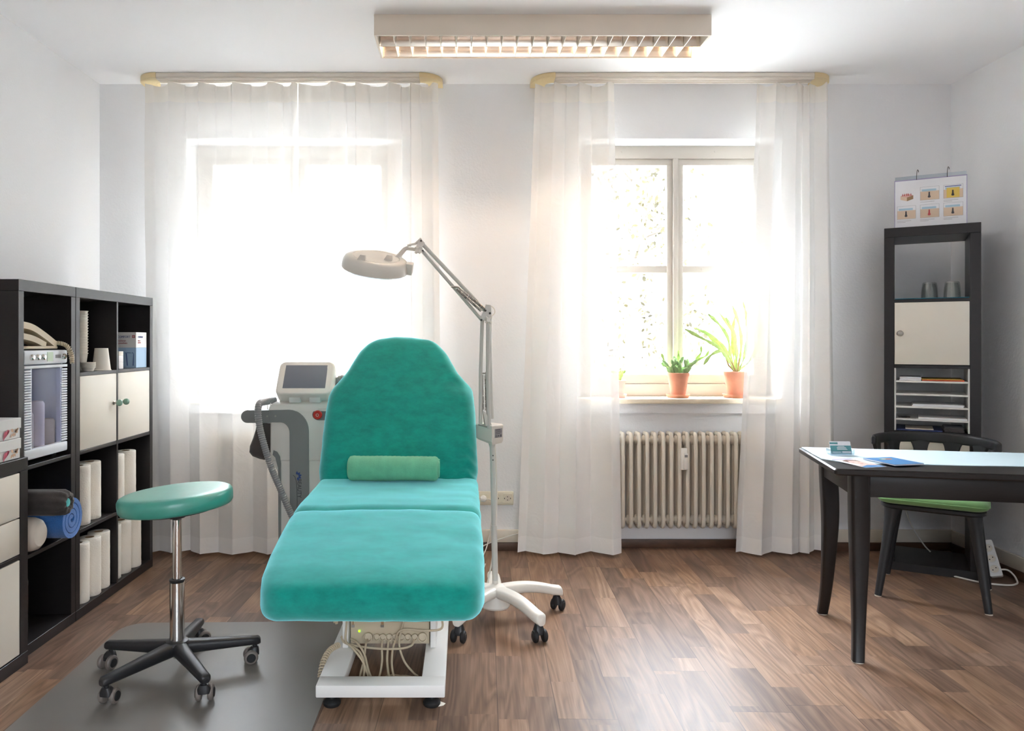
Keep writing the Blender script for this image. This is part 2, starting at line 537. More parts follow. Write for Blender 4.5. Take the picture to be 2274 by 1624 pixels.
def floor_mat():
    m = bpy.data.materials.new('walnut_laminate')
    m.use_nodes = True
    nt = m.node_tree
    N, L = nt.nodes, nt.links
    p = N['Principled BSDF']
    def math_(op, a, b=None, c=None):
        n = N.new('ShaderNodeMath')
        n.operation = op
        for i, x in enumerate((a, b, c)):
            if x is None: continue
            if isinstance(x, (int, float)): n.inputs[i].default_value = x
            else: L.new(x, n.inputs[i])
        return n.outputs[0]
    tc = N.new('ShaderNodeTexCoord')
    rot = N.new('ShaderNodeVectorRotate')
    rot.rotation_type = 'Z_AXIS'
    rot.inputs['Angle'].default_value = R(1.56)
    L.new(tc.outputs['Object'], rot.inputs['Vector'])
    sp = N.new('ShaderNodeSeparateXYZ')
    L.new(rot.outputs[0], sp.inputs[0])
    PW, PL = 0.198, 1.285
    u = math_('DIVIDE', math_('SUBTRACT', sp.outputs[0], 0.046), PW)
    row = math_('FLOOR', u)
    fu = math_('FRACT', u)
    wn1 = N.new('ShaderNodeTexWhiteNoise')
    wn1.noise_dimensions = '1D'
    L.new(row, wn1.inputs['W'])
    v = math_('ADD', math_('DIVIDE', sp.outputs[1], PL), math_('MULTIPLY', wn1.outputs[0], 7.3))
    fv = math_('FRACT', v)
    # two strips per plank, blocks of their own lengths
    strip = math_('FLOOR', math_('MULTIPLY', u, 2.0))
    wn2 = N.new('ShaderNodeTexWhiteNoise')
    wn2.noise_dimensions = '1D'
    L.new(math_('ADD', strip, 0.37), wn2.inputs['W'])
    bl = math_('FLOOR', math_('ADD', math_('MULTIPLY', v, 2.6), math_('MULTIPLY', wn2.outputs[0], 5.1)))
    cb = N.new('ShaderNodeCombineXYZ')
    L.new(strip, cb.inputs[0]); L.new(bl, cb.inputs[1]); L.new(math_('FLOOR', v), cb.inputs[2])
    wn3 = N.new('ShaderNodeTexWhiteNoise')
    wn3.noise_dimensions = '3D'
    L.new(cb.outputs[0], wn3.inputs['Vector'])
    # grain
    off = N.new('ShaderNodeVectorMath')
    off.operation = 'MULTIPLY_ADD'
    L.new(wn3.outputs['Color'], off.inputs[0])
    off.inputs[1].default_value = (31, 57, 13)
    L.new(rot.outputs[0], off.inputs[2])
    mp = N.new('ShaderNodeMapping')
    mp.inputs['Scale'].default_value = (6.0, 0.9, 1.0)
    L.new(off.outputs[0], mp.inputs['Vector'])
    n1 = N.new('ShaderNodeTexNoise')
    n1.inputs['Scale'].default_value = 1.0
    n1.inputs['Detail'].default_value = 2
    n1.inputs['Distortion'].default_value = 0.5
    L.new(mp.outputs[0], n1.inputs['Vector'])
    rings = math_('FRACT', math_('MULTIPLY', n1.outputs[0], 10.0))
    tri = math_('ABSOLUTE', math_('SUBTRACT', rings, 0.5))
    mp2 = N.new('ShaderNodeMapping')
    mp2.inputs['Scale'].default_value = (150.0, 5.0, 1.0)
    L.new(off.outputs[0], mp2.inputs['Vector'])
    n2 = N.new('ShaderNodeTexNoise')
    n2.inputs['Scale'].default_value = 1.0
    n2.inputs['Detail'].default_value = 3
    L.new(mp2.outputs[0], n2.inputs['Vector'])
    grain = math_('ADD', math_('MULTIPLY', tri, 0.62), math_('ADD', math_('MULTIPLY', n2.outputs[0], 0.7), 0.06))
    ramp = N.new('ShaderNodeValToRGB')
    e = ramp.color_ramp.elements
    e[0].position = 0.18; e[0].color = rgb(92, 73, 61)
    e[1].position = 0.85; e[1].color = rgb(147, 123, 105)
    k = ramp.color_ramp.elements.new(0.5); k.color = rgb(121, 98, 82)
    L.new(grain, ramp.inputs[0])
    tint = N.new('ShaderNodeValToRGB')
    e = tint.color_ramp.elements
    e[0].position = 0.0; e[0].color = (0.62, 0.57, 0.55, 1)
    e[1].position = 1.0; e[1].color = (1.16, 1.12, 1.06, 1)
    k = tint.color_ramp.elements.new(0.4); k.color = (0.90, 0.86, 0.84, 1)
    k = tint.color_ramp.elements.new(0.7); k.color = (1.05, 0.94, 0.80, 1)
    L.new(wn3.outputs['Value'], tint.inputs[0])
    mul = N.new('ShaderNodeMix')
    mul.data_type = 'RGBA'
    mul.blend_type = 'MULTIPLY'
    mul.inputs[0].default_value = 1
    L.new(ramp.outputs[0], mul.inputs[6])
    L.new(tint.outputs[0], mul.inputs[7])
    # plank gaps
    eu = math_('MULTIPLY', math_('MINIMUM', fu, math_('SUBTRACT', 1.0, fu)), PW)
    ev = math_('MULTIPLY', math_('MINIMUM', fv, math_('SUBTRACT', 1.0, fv)), PL)
    gap = math_('LESS_THAN', math_('MINIMUM', eu, ev), 0.0013)
    mg = N.new('ShaderNodeMix')
    mg.data_type = 'RGBA'
    L.new(math_('MULTIPLY', gap, 0.65), mg.inputs[0])
    L.new(mul.outputs[2], mg.inputs[6])
    mg.inputs[7].default_value = rgb(52, 38, 30)
    L.new(mg.outputs[2], p.inputs['Base Color'])
    rr = math_('ADD', math_('MULTIPLY', n2.outputs[0], 0.12), 0.34)
    L.new(rr, p.inputs['Roughness'])
    p.inputs['Specular IOR Level'].default_value = 0.24
    bp = N.new('ShaderNodeBump')
    bp.inputs['Strength'].default_value = 0.12
    bp.inputs['Distance'].default_value = 0.001
    L.new(math_('SUBTRACT', grain, math_('MULTIPLY', gap, 1.5)), bp.inputs['Height'])
    L.new(bp.outputs[0], p.inputs['Normal'])
    return m
M_floor = floor_mat()
# ---------------------------------------------------------------- the room
XL, XR, YB, YR, ZC = -2.18, 2.916, 4.45, -2.05, 2.79
WINS = ((-1.66, -0.42), (0.70, 1.90))
b = B(); b.box(XL - .2, XR + .2, YR - .2, YB + .3, -.12, 0); struct(b.build('floor', M_floor, ang=0))
b = B(); b.box(XL - .2, XR + .2, YR - .2, YB + .3, ZC, ZC + .15); struct(b.build('ceiling', M_ceil, ang=0))
b = B(); b.box(XL - .2, XL, YR - .2, YB + .3, 0, ZC); struct(b.build('wall_left', M_wall, ang=0))
b = B(); b.box(XR, XR + .2, YR - .2, YB + .3, 0, ZC); struct(b.build('wall_right', M_wall, ang=0))
b = B()
for x0, x1 in ((XL, -1.66), (-0.42, 0.70), (1.90, XR)):
    b.box(x0, x1, YB, YB + .3, 0, ZC)
for x0, x1 in WINS:
    b.box(x0, x1, YB, YB + .27, 2.463, ZC)
    b.box(x0, x1, YB + .27, YB + .42, 2.385, ZC)
    b.box(x0, x1, YB + .07, YB + .3, 0, .879)
    b.box(x0, x1, YB, YB + .07, .819, .879)
struct(b.build('wall_back', M_wall, ang=0))
b = B()
b.box(XL, -0.5, YR - .15, YR, 0, ZC); b.box(1.7, XR, YR - .15, YR, 0, ZC)
b.box(-0.5, 1.7, YR - .15, YR, 2.30, ZC); b.box(-0.5, 1.7, YR - .15, YR, 0, .95)  # opening sized for the added fill window
struct(b.build('wall_rear', M_wall, ang=0))

def board(name, m, segs, z0, z1, t, parent=None):
    b = B()
    for (xa, ya, xb, yb) in segs:
        a, c = Vector((xa, ya, 0)), Vector((xb, yb, 0))
        d = (c - a).normalized()
        nrm = Vector((-d.y, d.x, 0))      # board grows to the left of the direction
        L_ = (c - a).length
        M_ = Matrix.Translation(a) @ Matrix((( d.x, nrm.x, 0, 0), (d.y, nrm.y, 0, 0), (0, 0, 1, 0), (0, 0, 0, 1)))
        b.box(0, L_, 0, t, z0, z1, bev=.004 if z0 > 0 else .002, seg=2, m=M_)
    return struct(b.build(name, m))
g = .001
board('baseboard_back', M_base, [(-.42, YB - g, XL, YB - g), (.70, YB - g, -.42, YB - g), (XR, YB - g, 1.90, YB - g)], .05, .125, .018)
board('trim_1', M_plinth, [(-.42, YB - g, XL, YB - g), (.70, YB - g, -.42, YB - g), (XR, YB - g, 1.90, YB - g),
                           (-.42, YB + .07 - g, -1.66, YB + .07 - g), (1.90, YB + .07 - g, .70, YB + .07 - g)], 0, .049, .022)
board('baseboard_right', M_base, [(XR - g, 0.5, XR - g, YB - .03)], .05, .125, .018)
board('trim_2', M_plinth, [(XR - g, 0.5, XR - g, YB - .03)], 0, .049, .022)
board('baseboard_left', M_base, [(XL + g, YB - .03, XL + g, 0.5)], .05, .125, .018)
board('trim_3', M_plinth, [(XL + g, YB - .03, XL + g, 0.5)], 0, .049, .022)

# ---- windows: frame, two sashes with a cross bar each, panes, sill
def window(name, x0, x1, xm):
    yf0, yf1 = 4.615, 4.685
    zb, zt = .909, 2.463
    b = B()
    b.box(x0, x1, yf0, yf1, 2.385, zt, bev=.004)
    b.box(x0, x1, yf0, yf1, zb, .985, bev=.004)
    b.box(x0, x0 + .06, yf0, yf1, .985, 2.385, bev=.004)
    b.box(x1 - .06, x1, yf0, yf1, .985, 2.385, bev=.004)
    b.box(xm - .016, xm + .016, yf0 - .006, yf1, .985, 2.385, bev=.005)
    for px in (x0 + .28, x1 - .34):       # screw caps on the head board
        b.cyl((px, yf0 - .003, 2.428), (px, yf0 + .004, 2.428), .006, n=12)
    w = struct(b.build(name, M_window))
    for (a, c) in ((x0 + .06, xm - .016), (xm + .016, x1 - .06)):
        b = B()
        s0, s1 = yf0 + .012, yf1 - .008
        b.box(a, c, s0, s1, .985, 1.045, bev=.006)
        b.box(a, c, s0, s1, 2.345, 2.385, bev=.006)
        b.box(a, a + .036, s0, s1, 1.04, 2.35, bev=.006)
        b.box(c - .036, c, s0, s1, 1.04, 2.35, bev=.006)
        b.box(a + .03, c - .03, s0 + .004, s1, 1.676, 1.722, bev=.006)
        b.cyl(((a * .7 + c * .3), s0 - .002, 1.699), ((a * .7 + c * .3), s0 + .01, 1.699), .006, n=10)
        b.build('sash', M_window, w)
        for (za, zc) in ((1.045, 1.676), (1.722, 2.345)):
            b = B()
            b.box(a + .034, c - .034, 4.645, 4.651, za - .003, zc + .003)
            b.build('pane', M_pane, w, ang=0)
    b = B()
    b.box(x0 + .012, x1 - .012, 4.395, 4.63, .880, .909, bev=.004)
    b.build('window_sill', M_marble, w)
    b = B()
    b.box(x0, x1, 4.69, 4.80, .86, .90, bev=.003)
    b.build('outer_sill', M_window, w)
    return w
window('window_1', -1.66, -.42, -1.04)
window('window_2', .70, 1.90, 1.315)

# rear window added unseen behind the camera, sized for fill light
b = B()
for (x0, x1, z0, z1) in ((-.5, 1.7, .95, 1.03), (-.5, 1.7, 2.22, 2.30), (-.5, -.42, 1.03, 2.22), (1.62, 1.7, 1.03, 2.22), (.56, .64, 1.03, 2.22)):
    b.box(x0, x1, YR - .10, YR - .03, z0, z1, bev=.004)
w3 = struct(b.build('added_rear_window', M_window))
for (x0, x1) in ((-.42, .56), (.64, 1.62)):
    b = B(); b.box(x0, x1, YR - .07, YR - .064, 1.03, 2.22); b.build('pane', M_pane, w3, ang=0)

# ---------------------------------------------------------------- outside the windows
b = B(); b.box(-12, 14, 5.0, 30, -.75, -.6); struct(b.build('ground', M_ground, ang=0))
rng = random.Random(5)
tr = thing('leafy_tree', 'leafy tree with yellow-green leaves growing outside the uncurtained window', 'tree', (2.0, 8.6, -.6))
b = B()
trunk = spline([(0, .2, 0), (.05, .2, 1.2), (-.02, .15, 2.2), (.03, .1, 3.2), (0, .1, 4.4)], 6)
b.tube(trunk, [.13 - .09 * i / len(trunk) for i in range(len(trunk))], n=10)
tips = []
for k in range(26):
    z = rng.uniform(1.0, 3.9)
    a = rng.uniform(0, 2 * PI)
    L_ = rng.uniform(.4, 1.1)
    p0 = Vector((0, .15, z)); p1 = p0 + Vector((math.cos(a) * L_ * .6, math.sin(a) * L_ * .5, .2)); p2 = p0 + Vector((math.cos(a) * L_, math.sin(a) * L_ * .8, .3 + rng.uniform(-.2, .3)))
    b.tube(spline([p0, p1, p2], 5), [.026 - .002 * i for i in range(11)], n=6)
    tips += [p1, p2, (p1 + p2) / 2]
b.build('trunk', M_bark, tr)
b = B()
for k in range(2300):
    c = rng.choice(tips) + Vector((rng.gauss(0, .17), rng.gauss(0, .15), rng.gauss(0, .18)))
    s = rng.uniform(.018, .042)
    e = Euler((rng.uniform(0, PI), rng.uniform(0, PI), rng.uniform(0, 2 * PI))).to_matrix()
    q = [c + e @ Vector(v) * s for v in ((-1, 0, 0), (-.3, .55, .12), (.5, .45, .1), (1.1, 0, 0), (.5, -.45, .1), (-.3, -.55, .12))]
    b.face([b.v(p) for p in q])
b.build('foliage', M_leaf, tr, flip=False)

hs = thing('neighbour_house', 'pale rendered house standing beyond the window on the right', 'house', (7.2, 12.5, -.6))
b = B(); b.box(-2.35, 3.5, 0, 6, 0, 6.2); b.build('facade', M_facade, hs, ang=0)
b = B(); b.prism([(-2.6, 6.2), (3.8, 6.2), (.6, 8.4)], -.3, 6.2, m=Matrix.Rotation(R(90), 4, 'X') @ Matrix.Diagonal((1, 1, -1, 1))); b.build('roof', M_roofgray, hs, ang=0)
for (hx, hz) in ((-2.36, 2.45), (-.6, 2.45), (-.6, 4.4)):
    b = B(); b.box(hx + .04, hx + .9, -.03, .02, hz, hz + 1.0); f = b.build('house_window', M_window, hs, ang=0)
    b = B(); b.box(hx + .10, hx + .84, -.05, -.031, hz + .06, hz + .94); b.build('house_pane', M_darkglass, f, ang=0)

# ---------------------------------------------------------------- ceiling luminaire
lu = thing('louvre_luminaire', 'long white ceiling luminaire with aluminium louvres and a lit tube', 'lamp', (.372, 3.645, 2.69))
hw, hd, hh = .795, .145, .099
b = B()
b.box(-hw, hw, -hd, -hd + .012, 0, hh, bev=.002); b.box(-hw, hw, hd - .012, hd, 0, hh, bev=.002)
b.box(-hw, -hw + .012, -hd + .012, hd - .012, 0, hh, bev=.002); b.box(hw - .012, hw, -hd + .012, hd - .012, 0, hh, bev=.002)
b.box(-hw + .012, hw - .012, -hd + .012, hd - .012, hh - .008, hh - .001)
b.build('housing', M_fixture, lu)
x0, x1 = -hw + .014, hw - .014
for s in (-1, 1):
    b = B()
    yc = s * .0655
    prof = [(-.0635, .004), (-.058, .026), (-.045, .05), (-.026, .072), (0, .082), (.026, .072), (.045, .05), (.058, .026), (.0635, .004)]
    loops = [[(x, yc + p[0], p[1]) for p in prof] + [(x, yc + p[0] * 1.015, p[1] + .002) for p in reversed(prof)] for x in (x0, x1)]
    b.loft(loops)
    b.build('reflector', M_reflect, lu)
    b = B()
    b.cyl((x0 + .02, yc, .066), (x1 - .02, yc, .066), .008, n=16)
    b.build('fluorescent_tube', M_tube if s > 0 else M_tubeoff, lu)
    b = B()
    n = 21
    for k in range(1, n):
        x = x0 + (x1 - x0) * k / n
        lo = [(x - .0012, yc - .062, .003), (x + .0012, yc - .062, .003), (x + .0012, yc + .062, .003), (x - .0012, yc + .062, .003)]
        hi = [(x - .007, yc - .043, .048), (x + .007, yc - .043, .048), (x + .007, yc + .043, .048), (x - .007, yc + .043, .048)]
        b.loft([lo, hi])
    b.build('louvre', M_blade, lu, ang=20)

# ---------------------------------------------------------------- curtain rails and curtains
def rail(label, x0, x1, group='ceiling curtain rails'):
    xc = (x0 + x1) / 2
    r = thing('curtain_rail', label, 'curtain rail', (xc, 4.30, 2.79), group=group)
    h = (x1 - x0) / 2
    b = B()
    b.box(-h + .13, h - .13, -.045, .045, -.026, -.0005, bev=.004)
    for y in (-.03, 0, .03):
        b.box(-h + .13, h - .13, y - .011, y + .011, -.036, -.026, bev=.002)
    b.build('track', M_rail, r)
    for s in (-1, 1):
        out, inn = [], []
        for k in range(13):
            a = R(90 * k / 12)
            out.append((s * (h - .13 + .13 * math.sin(a)), -.047 + .13 * (1 - math.cos(a))))
            inn.append((s * (h - .13 + .055 * math.sin(a)), .028 + .055 * (1 - math.cos(a)) if k else .028))
        out = [(s * (h - .13), -.047)] + out[1:] + [(s * h, .14)]
        inn = [(s * (h - .13), .047)] + [(s * (h - .13 + .045 * math.sin(R(7.5 * k))), .047 + .045 * (1 - math.cos(R(7.5 * k)))) for k in range(1, 13)] + [(s * (h - .085), .14)]
        b = B()
        loops = [[(o[0], o[1], -.028), (o[0], o[1], -.0008), (i[0], i[1], -.0008), (i[0], i[1], -.028)] for o, i in zip(out, inn)]
        b.loft(loops)
        b.build('end_curve', M_railend, r)
    return r
rail('white curtain rail with beige curved ends over the fully curtained window', -1.895, -.125)
rail('white curtain rail with beige curved ends over the window with parted curtains', .395, 2.140)

def curtain(label, xt0, xt1, xb0, xb1, nf, seed, amp=.03, yc=4.315, zt=2.741, zb=.012, lift=.02):
    rg = random.Random(seed)
    off = rg.uniform(0, 50)
    ws = []
    acc = 0
    for k in range(nf):
        w = rg.uniform(.55, 1.5); ws.append((acc, w)); acc += w
    def phase(u):
        t = u * acc
        for k, (a, w) in enumerate(ws):
            if t <= a + w or k == nf - 1:
                return k + (t - a) / w
    amps = [rg.uniform(.55, 1.25) for _ in range(nf + 1)]
    def pos(u, v):      # v 0 bottom, 1 top
        ph = phase(u)
        k = min(int(ph), nf - 1)
        am = amps[k] * (1 - (ph - k)) + amps[k + 1] * (ph - k)
        z_b = zb + lift * (noise.noise(Vector((u * 3.1, off, 0))) + .45)
        z = z_b + (zt - z_b) * v
        pinch = smooth01((v - .86) / .14)
        A = amp * am * (1 - .35 * pinch) * (.75 + .5 * (1 - v))
        y = yc + A * math.sin(2 * PI * ph) + pinch * .010 * math.sin(2 * PI * ph * 2 + 1)
        y += .014 * noise.noise(Vector((u * 2.5, v * 2.2 + off, 3)))
        y += .004 * noise.noise(Vector((u * 14, v * 9 + off, 7)))
        x0 = xt0 * v + xb0 * (1 - v)
        x1 = xt1 * v + xb1 * (1 - v)
        wdt = (x1 - x0) / nf
        x = x0 + (x1 - x0) * u + wdt * .07 * math.sin(4 * PI * ph) * (1 - abs(2 * u - 1) ** 6)
        if v > .985: z += .010 * math.sin(2 * PI * ph * 1.0 + 2)
        return (x, min(y, 4.385), z)
    nx = nf * 18
    root = thing('curtain', label, 'curtain', ((xb0 + xb1) / 2, yc, 0))
    M0 = Matrix.Translation((-(xb0 + xb1) / 2, -yc, 0))
    for nm, m, v0, v1, nv in (('hem', M_hem, 0, .033, 4), ('drape', M_sheer, .033, .962, 56), ('heading', M_head, .962, 1, 6)):
        b = B(); b.M = M0
        rows = [[b.v(pos(i / nx, v0 + (v1 - v0) * j / nv)) for i in range(nx + 1)] for j in range(nv + 1)]
        for r0, r1 in zip(rows, rows[1:]):
            for i in range(nx): b.face([r0[i], r0[i + 1], r1[i + 1], r1[i]])
        b.build(nm, m, root, ang=180, flip=False)
    return root
curtain('left sheer curtain of the fully covered window, behind the black shelf', -1.855, -.968, -1.83, -.97, 5, 3, amp=.030)
curtain('right sheer curtain of the fully covered window, behind the treatment bed', -.960, -.150, -.955, -.13, 5, 8, amp=.030)
curtain('sheer curtain on the left of the open window, beside the radiator', .415, .872, .312, .915, 3, 14, amp=.032, lift=.012)
curtain('sheer curtain on the right of the open window, behind the dark table', 1.705, 2.115, 1.578, 2.155, 4, 23, amp=.034, lift=.03)

# ---------------------------------------------------------------- radiators
def section_bm(h=.575):
    b = B()
    r = .0125
    fr_ = spline([(0, .045, h - .018), (0, .022, h - .012), (0, .006, h - .022), (0, 0, h - .05)], 4) + spline([(0, 0, .05), (0, .006, .022), (0, .022, .012), (0, .045, .018)], 4)
    b.tube(fr_, r, n=12)
    b.cyl((0, .045, .02), (0, .045, h - .02), r, n=10)
    bk = [(0, .09 - p[1], p[2]) for p in fr_]
    b.tube(bk, r, n=10)
    for z in (.05, h - .05):
        b.ball((0, .045, z), .03, n=8, sc=(.82, 1.0, 1.1))
    return b
def radiator(label, xc, n=20):
    r = thing('column_radiator', label, 'radiator', (xc, 4.405, .135), group='tubular radiators under the windows')
    first = None
    for k in range(n):
        x = (k - (n - 1) / 2) * .0478
        if first is None:
            first = section_bm().build('section', M_radiator, r, ang=50)
            first.location = (x, 0, 0)
        else:
            c = first.copy(); COL.objects.link(c); c.parent = r; c.location = (x, 0, 0)
    b = B()
    for z in (.05, .525):
        b.cyl((-(n / 2) * .0478, .045, z), ((n / 2) * .0478, .045, z), .014, n=12)
    for x in (-.3, .3):
        b.box(x - .012, x + .012, .09, .114, .40, .46)
        b.box(x - .012, x + .012, .09, .114, .10, .16)
    b.build('header_pipe', M_radiator, r)
    return r
rad = radiator('white column radiator with a small meter, under the open window', 1.302)
b = B()
b.box(-.026, .012, -.021, -.0135, .355, .485, bev=.003)
b.box(-.012, .014, -.036, -.021, .358, .455, bev=.006)
b.mi = 1
b.box(-.008, .010, -.0375, -.0358, .432, .447, bev=.001)
hm = b.build('heat_meter', [M_white, M_grayprint], rad)
hm.location = (0.004, 0, 0)
radiator('white column radiator faintly seen behind the closed sheer curtains', -1.04)
# ---------------------------------------------------------------- cube shelving
def cubby(name, label, loc, rz, w, h, d, t, tops, verts, shelves, cat='shelf', side=.037):
    """local x along the front, y into the depth, z up; verts = x of dividers, shelves = (x0, x1, z)"""
    r = thing(name, label, cat, loc, rz)
    def part(nm, *a, bev=.0015):
        b = B(); b.box(*a, bev=bev, seg=1); return b.build(nm, M_black, r, ang=0)
    part('top_panel', 0, w, 0, d, h - t, h)
    part('bottom_panel', 0, w, 0, d, 0, t)
    part('side_panel', 0, side, .0005, d, t, h - t)
    part('side_panel', w - side, w, .0005, d, t, h - t)
    for x in verts: part('divider', x - .008, x + .008, .001, d - .002, t, h - t, bev=.001)
    for (a, c, z) in shelves: part('shelf', a, c, .0015, d - .002, z - .008, z + .008, bev=.001)
    return r
def cab_door(parent, x0, x1, z0, z1, knob=None, km=None, m=None, y=.002):
    b = B(); b.box(x0, x1, y, y + .016, z0, z1, bev=.0015)
    dr = b.build('door', m or M_cream, parent)
    if knob:
        kx, kz = knob
        b = B()
        MM = Matrix.Translation((kx, y, kz)) @ Matrix.Rotation(R(90), 4, 'X')
        b.mi = 1
        b.lathe([(.0001, 0), (.010, 0), (.010, .003), (.006, .006), (.006, .016)], n=16, m=MM)
        b.mi = 0
        b.lathe([(.006, .014), (.011, .016), (.0155, .022), (.0165, .030), (.013, .038), (.006, .042), (.0001, .043)], n=20, m=MM)
        b.build('knob', [km or M_mint, M_steel], dr)
    return dr
HZ = [.045, .391, .745, 1.099, 1.445]
A_ = cubby('cube_shelf', 'black two-column cube shelf of paper rolls with two cream doors', (-1.727, 3.310, 0), R(90), .818, 1.49, .385, .045,
           1, [.399], [(.037, .391, .391), (.407, .781, .391), (.037, .391, .745), (.407, .781, .745), (.037, .391, 1.099), (.407, .781, 1.099)], side=.036)
cab_door(A_, .039, .390, .755, 1.090, knob=(.362, .945))
cab_door(A_, .408, .779, .755, 1.090, knob=(.437, .945))
B_ = cubby('narrow_cube_shelf', 'narrow black shelf holding the towel cabinet and rolled towels', (-1.728, 2.885, 0), R(90), .4245, 1.49, .385, .045,
           1, [], [(.037, .3875, .391), (.037, .3875, .745)])
C_ = cubby('low_drawer_unit', 'low black unit with cream drawers and door, under two flowered boxes', (-1.690, 2.440, 0), R(90), .444, .80, .385, .05,
           1, [], [(.05, .394, .425)], cat='cabinet', side=.05)
cab_door(C_, .052, .392, .055, .414)
for z0, z1 in ((.437, .572), (.577, .746)):
    b = B(); b.box(.052, .392, .002, .018, z0, z1, bev=.0015); b.box(.06, .384, .018, .34, z0 + .01, z1 - .03)
    b.build('drawer', M_cream, C_)

# ---- flowered boxes on the low unit
def flowered_box(label, z, x=-1.70):
    r = thing('storage_box', label, 'box', (x, 2.856, z), R(90), group='flowered boxes on the low unit')
    L_, D_, H_ = .33, .24, .076
    b = B(); b.box(-L_ + .003, -.003, .003, D_, 0, H_ - .022, bev=.002); b.build('box_body', M_carton, r)
    b = B()
    b.box(-L_, 0, 0, D_ + .003, H_ - .040, H_, bev=.002)
    b.bm.normal_update()
    rg = random.Random(2)
    b.mi = 1
    def leafshape(cx, cz, ln, wd, a):
        o = []
        for k in range(10):
            t = 2 * PI * k / 10
            px, pz = math.cos(t) * ln, math.sin(t) * wd * (1 + .5 * math.cos(t))
            o.append((cx + px * math.cos(a) - pz * math.sin(a), cz + px * math.sin(a) + pz * math.cos(a)))
        b.face([b.v((p[0], -.0008, p[1])) for p in o])
    for base in (-.10, -.27):
        for (cx, cz, ln, wd, a) in ((-.005, .017, .019, .006, 1.15), (.008, .024, .017, .006, .95), (.016, .027, .012, .004, .9)):
            leafshape(base + cx, cz, ln, wd, a)
        b.mi = 2
        for k in range(9):
            leafshape(base + .055 + rg.uniform(-.02, .02), .020 + rg.uniform(-.008, .014), rg.uniform(.004, .010), rg.uniform(.003, .006), rg.uniform(.3, 2.6))
        b.mi = 1
    b.build('lid', [M_carton, M_pinkprint, M_peachprint], r, ang=0)
    return r
flowered_box('white box printed with pink flowers, standing directly on the low unit', .8015)
flowered_box('white box printed with pink flowers, stacked on top of the other one', .8795)

# ---- towel warming cabinet
tw = thing('towel_cabinet', 'silver hot towel cabinet with a clear door, in the narrow black shelf', 'towel cabinet', (-1.733, 2.928, .7535), R(90))
wv, hv = .318, .462
b = B()
b.box(0, .012, .018, .33, .02, hv - .03, bev=.003); b.box(wv - .012, wv, .018, .33, .02, hv - .03, bev=.003)
b.box(.012, wv - .012, .018, .33, .02, .055); b.box(.012, wv - .012, .018, .33, hv - .06, hv - .03, bev=.003)
b.box(.012, wv - .012, .318, .33, .055, hv - .06)
b.build('body', M_silver, tw)
b = B()
for (a, c, z) in ((.03, .05, 0), (.27, .29, 0)):
    for y in (.04, .28): b.cyl(((a + c) / 2, y, 0.0005), ((a + c) / 2, y, .02), .012, n=14)
b.build('foot', M_rubber, tw)
b = B()
b.box(0, wv, -.004, .018, .02, .062, bev=.006)
for k in range(30):
    z = .066 + k * .0105
    for (a, c) in ((.001, .050), (wv - .050, wv - .001)):
        b.box(a, c, -.003 - .003 * (k % 1), .018, z, z + .0075, bev=.002)
b.box(.046, .054, 0, .018, .06, .39); b.box(wv - .054, wv - .046, 0, .018, .06, .39)
b.box(0, wv, -.003, .018, .384, .396, bev=.002)
b.build('ribbed_front', M_silver, tw)
b = B(); b.box(.052, wv - .052, -.006, -.001, .068, .382, bev=.002); b.build('clear_door', M_lav, tw)
b = B()
b.box(0, wv, -.004, .05, .400, .458, bev=.008)
b.mi = 1
for x in (.045, .085, .125, .282):
    MM = Matrix.Translation((x, -.004, .430)) @ Matrix.Rotation(R(90), 4, 'X')
    b.lathe([(.0001, 0), (.013, 0), (.012, .008), (.008, .012), (.0001, .013)], n=16, m=MM)
b.mi = 2
b.box(.158, .200, -.0055, -.004, .411, .450)
b.mi = 3
b.box(.220, .262, -.0048, -.004, .424, .438)
b.build('control_panel', [M_silver, M_chrome, M_lcd, M_grayprint], tw)
for k, (x, z, h, m) in enumerate(((.085, .0615, .15, M_beigeplastic), (.165, .0615, .19, M_pillow), (.243, .0615, .11, M_beigeplastic))):
    o = thing('towel_bundle', ('beige towel bundle behind the left of the cabinet door', 'tall cream towel bundle in the middle of the towel cabinet', 'beige towel bundle behind the right of the cabinet door')[k], 'towel',
              tw.matrix_basis @ Vector((x, .052, z - .006)), R(90), group='towels in the warming cabinet')
    b = B(); b.lathe([(.0001, 0), (.030, 0), (.036, .006), (.036, h - .01), (.03, h), (.0001, h)], n=20); b.build('rolled_cloth', m, o)

# ---- beige handset on the towel cabinet
hsx = thing('handset', 'beige curved handset with a coiled cord, lying on the towel cabinet', 'handset', (-1.735, 2.93, 1.2165), R(90))
def band(b, pts, w, t):
    P = spline(pts, 8)
    loops = []
    for i, p in enumerate(P):
        d = (P[min(i + 1, len(P) - 1)] - P[max(i - 1, 0)]).normalized()
        n_ = Vector((-d.z, 0, d.x))
        loops.append([p + n_ * t + Vector((0, -w, 0)), p + n_ * t + Vector((0, w, 0)), p - n_ * t + Vector((0, w, 0)), p - n_ * t + Vector((0, -w, 0))])
    b.loft(loops)
b = B(); band(b, [(-.01, .04, .100), (.08, .04, .088), (.17, .04, .056), (.258, .04, .017)], .03, .013); b.build('upper_arm', M_beigeplastic, hsx)
b = B(); band(b, [(-.01, .04, .056), (.09, .04, .042), (.18, .04, .016)], .028, .012); b.box(-.01, .262, .008, .072, .0005, .012, bev=.003); b.build('lower_arm', M_beigeplastic, hsx)
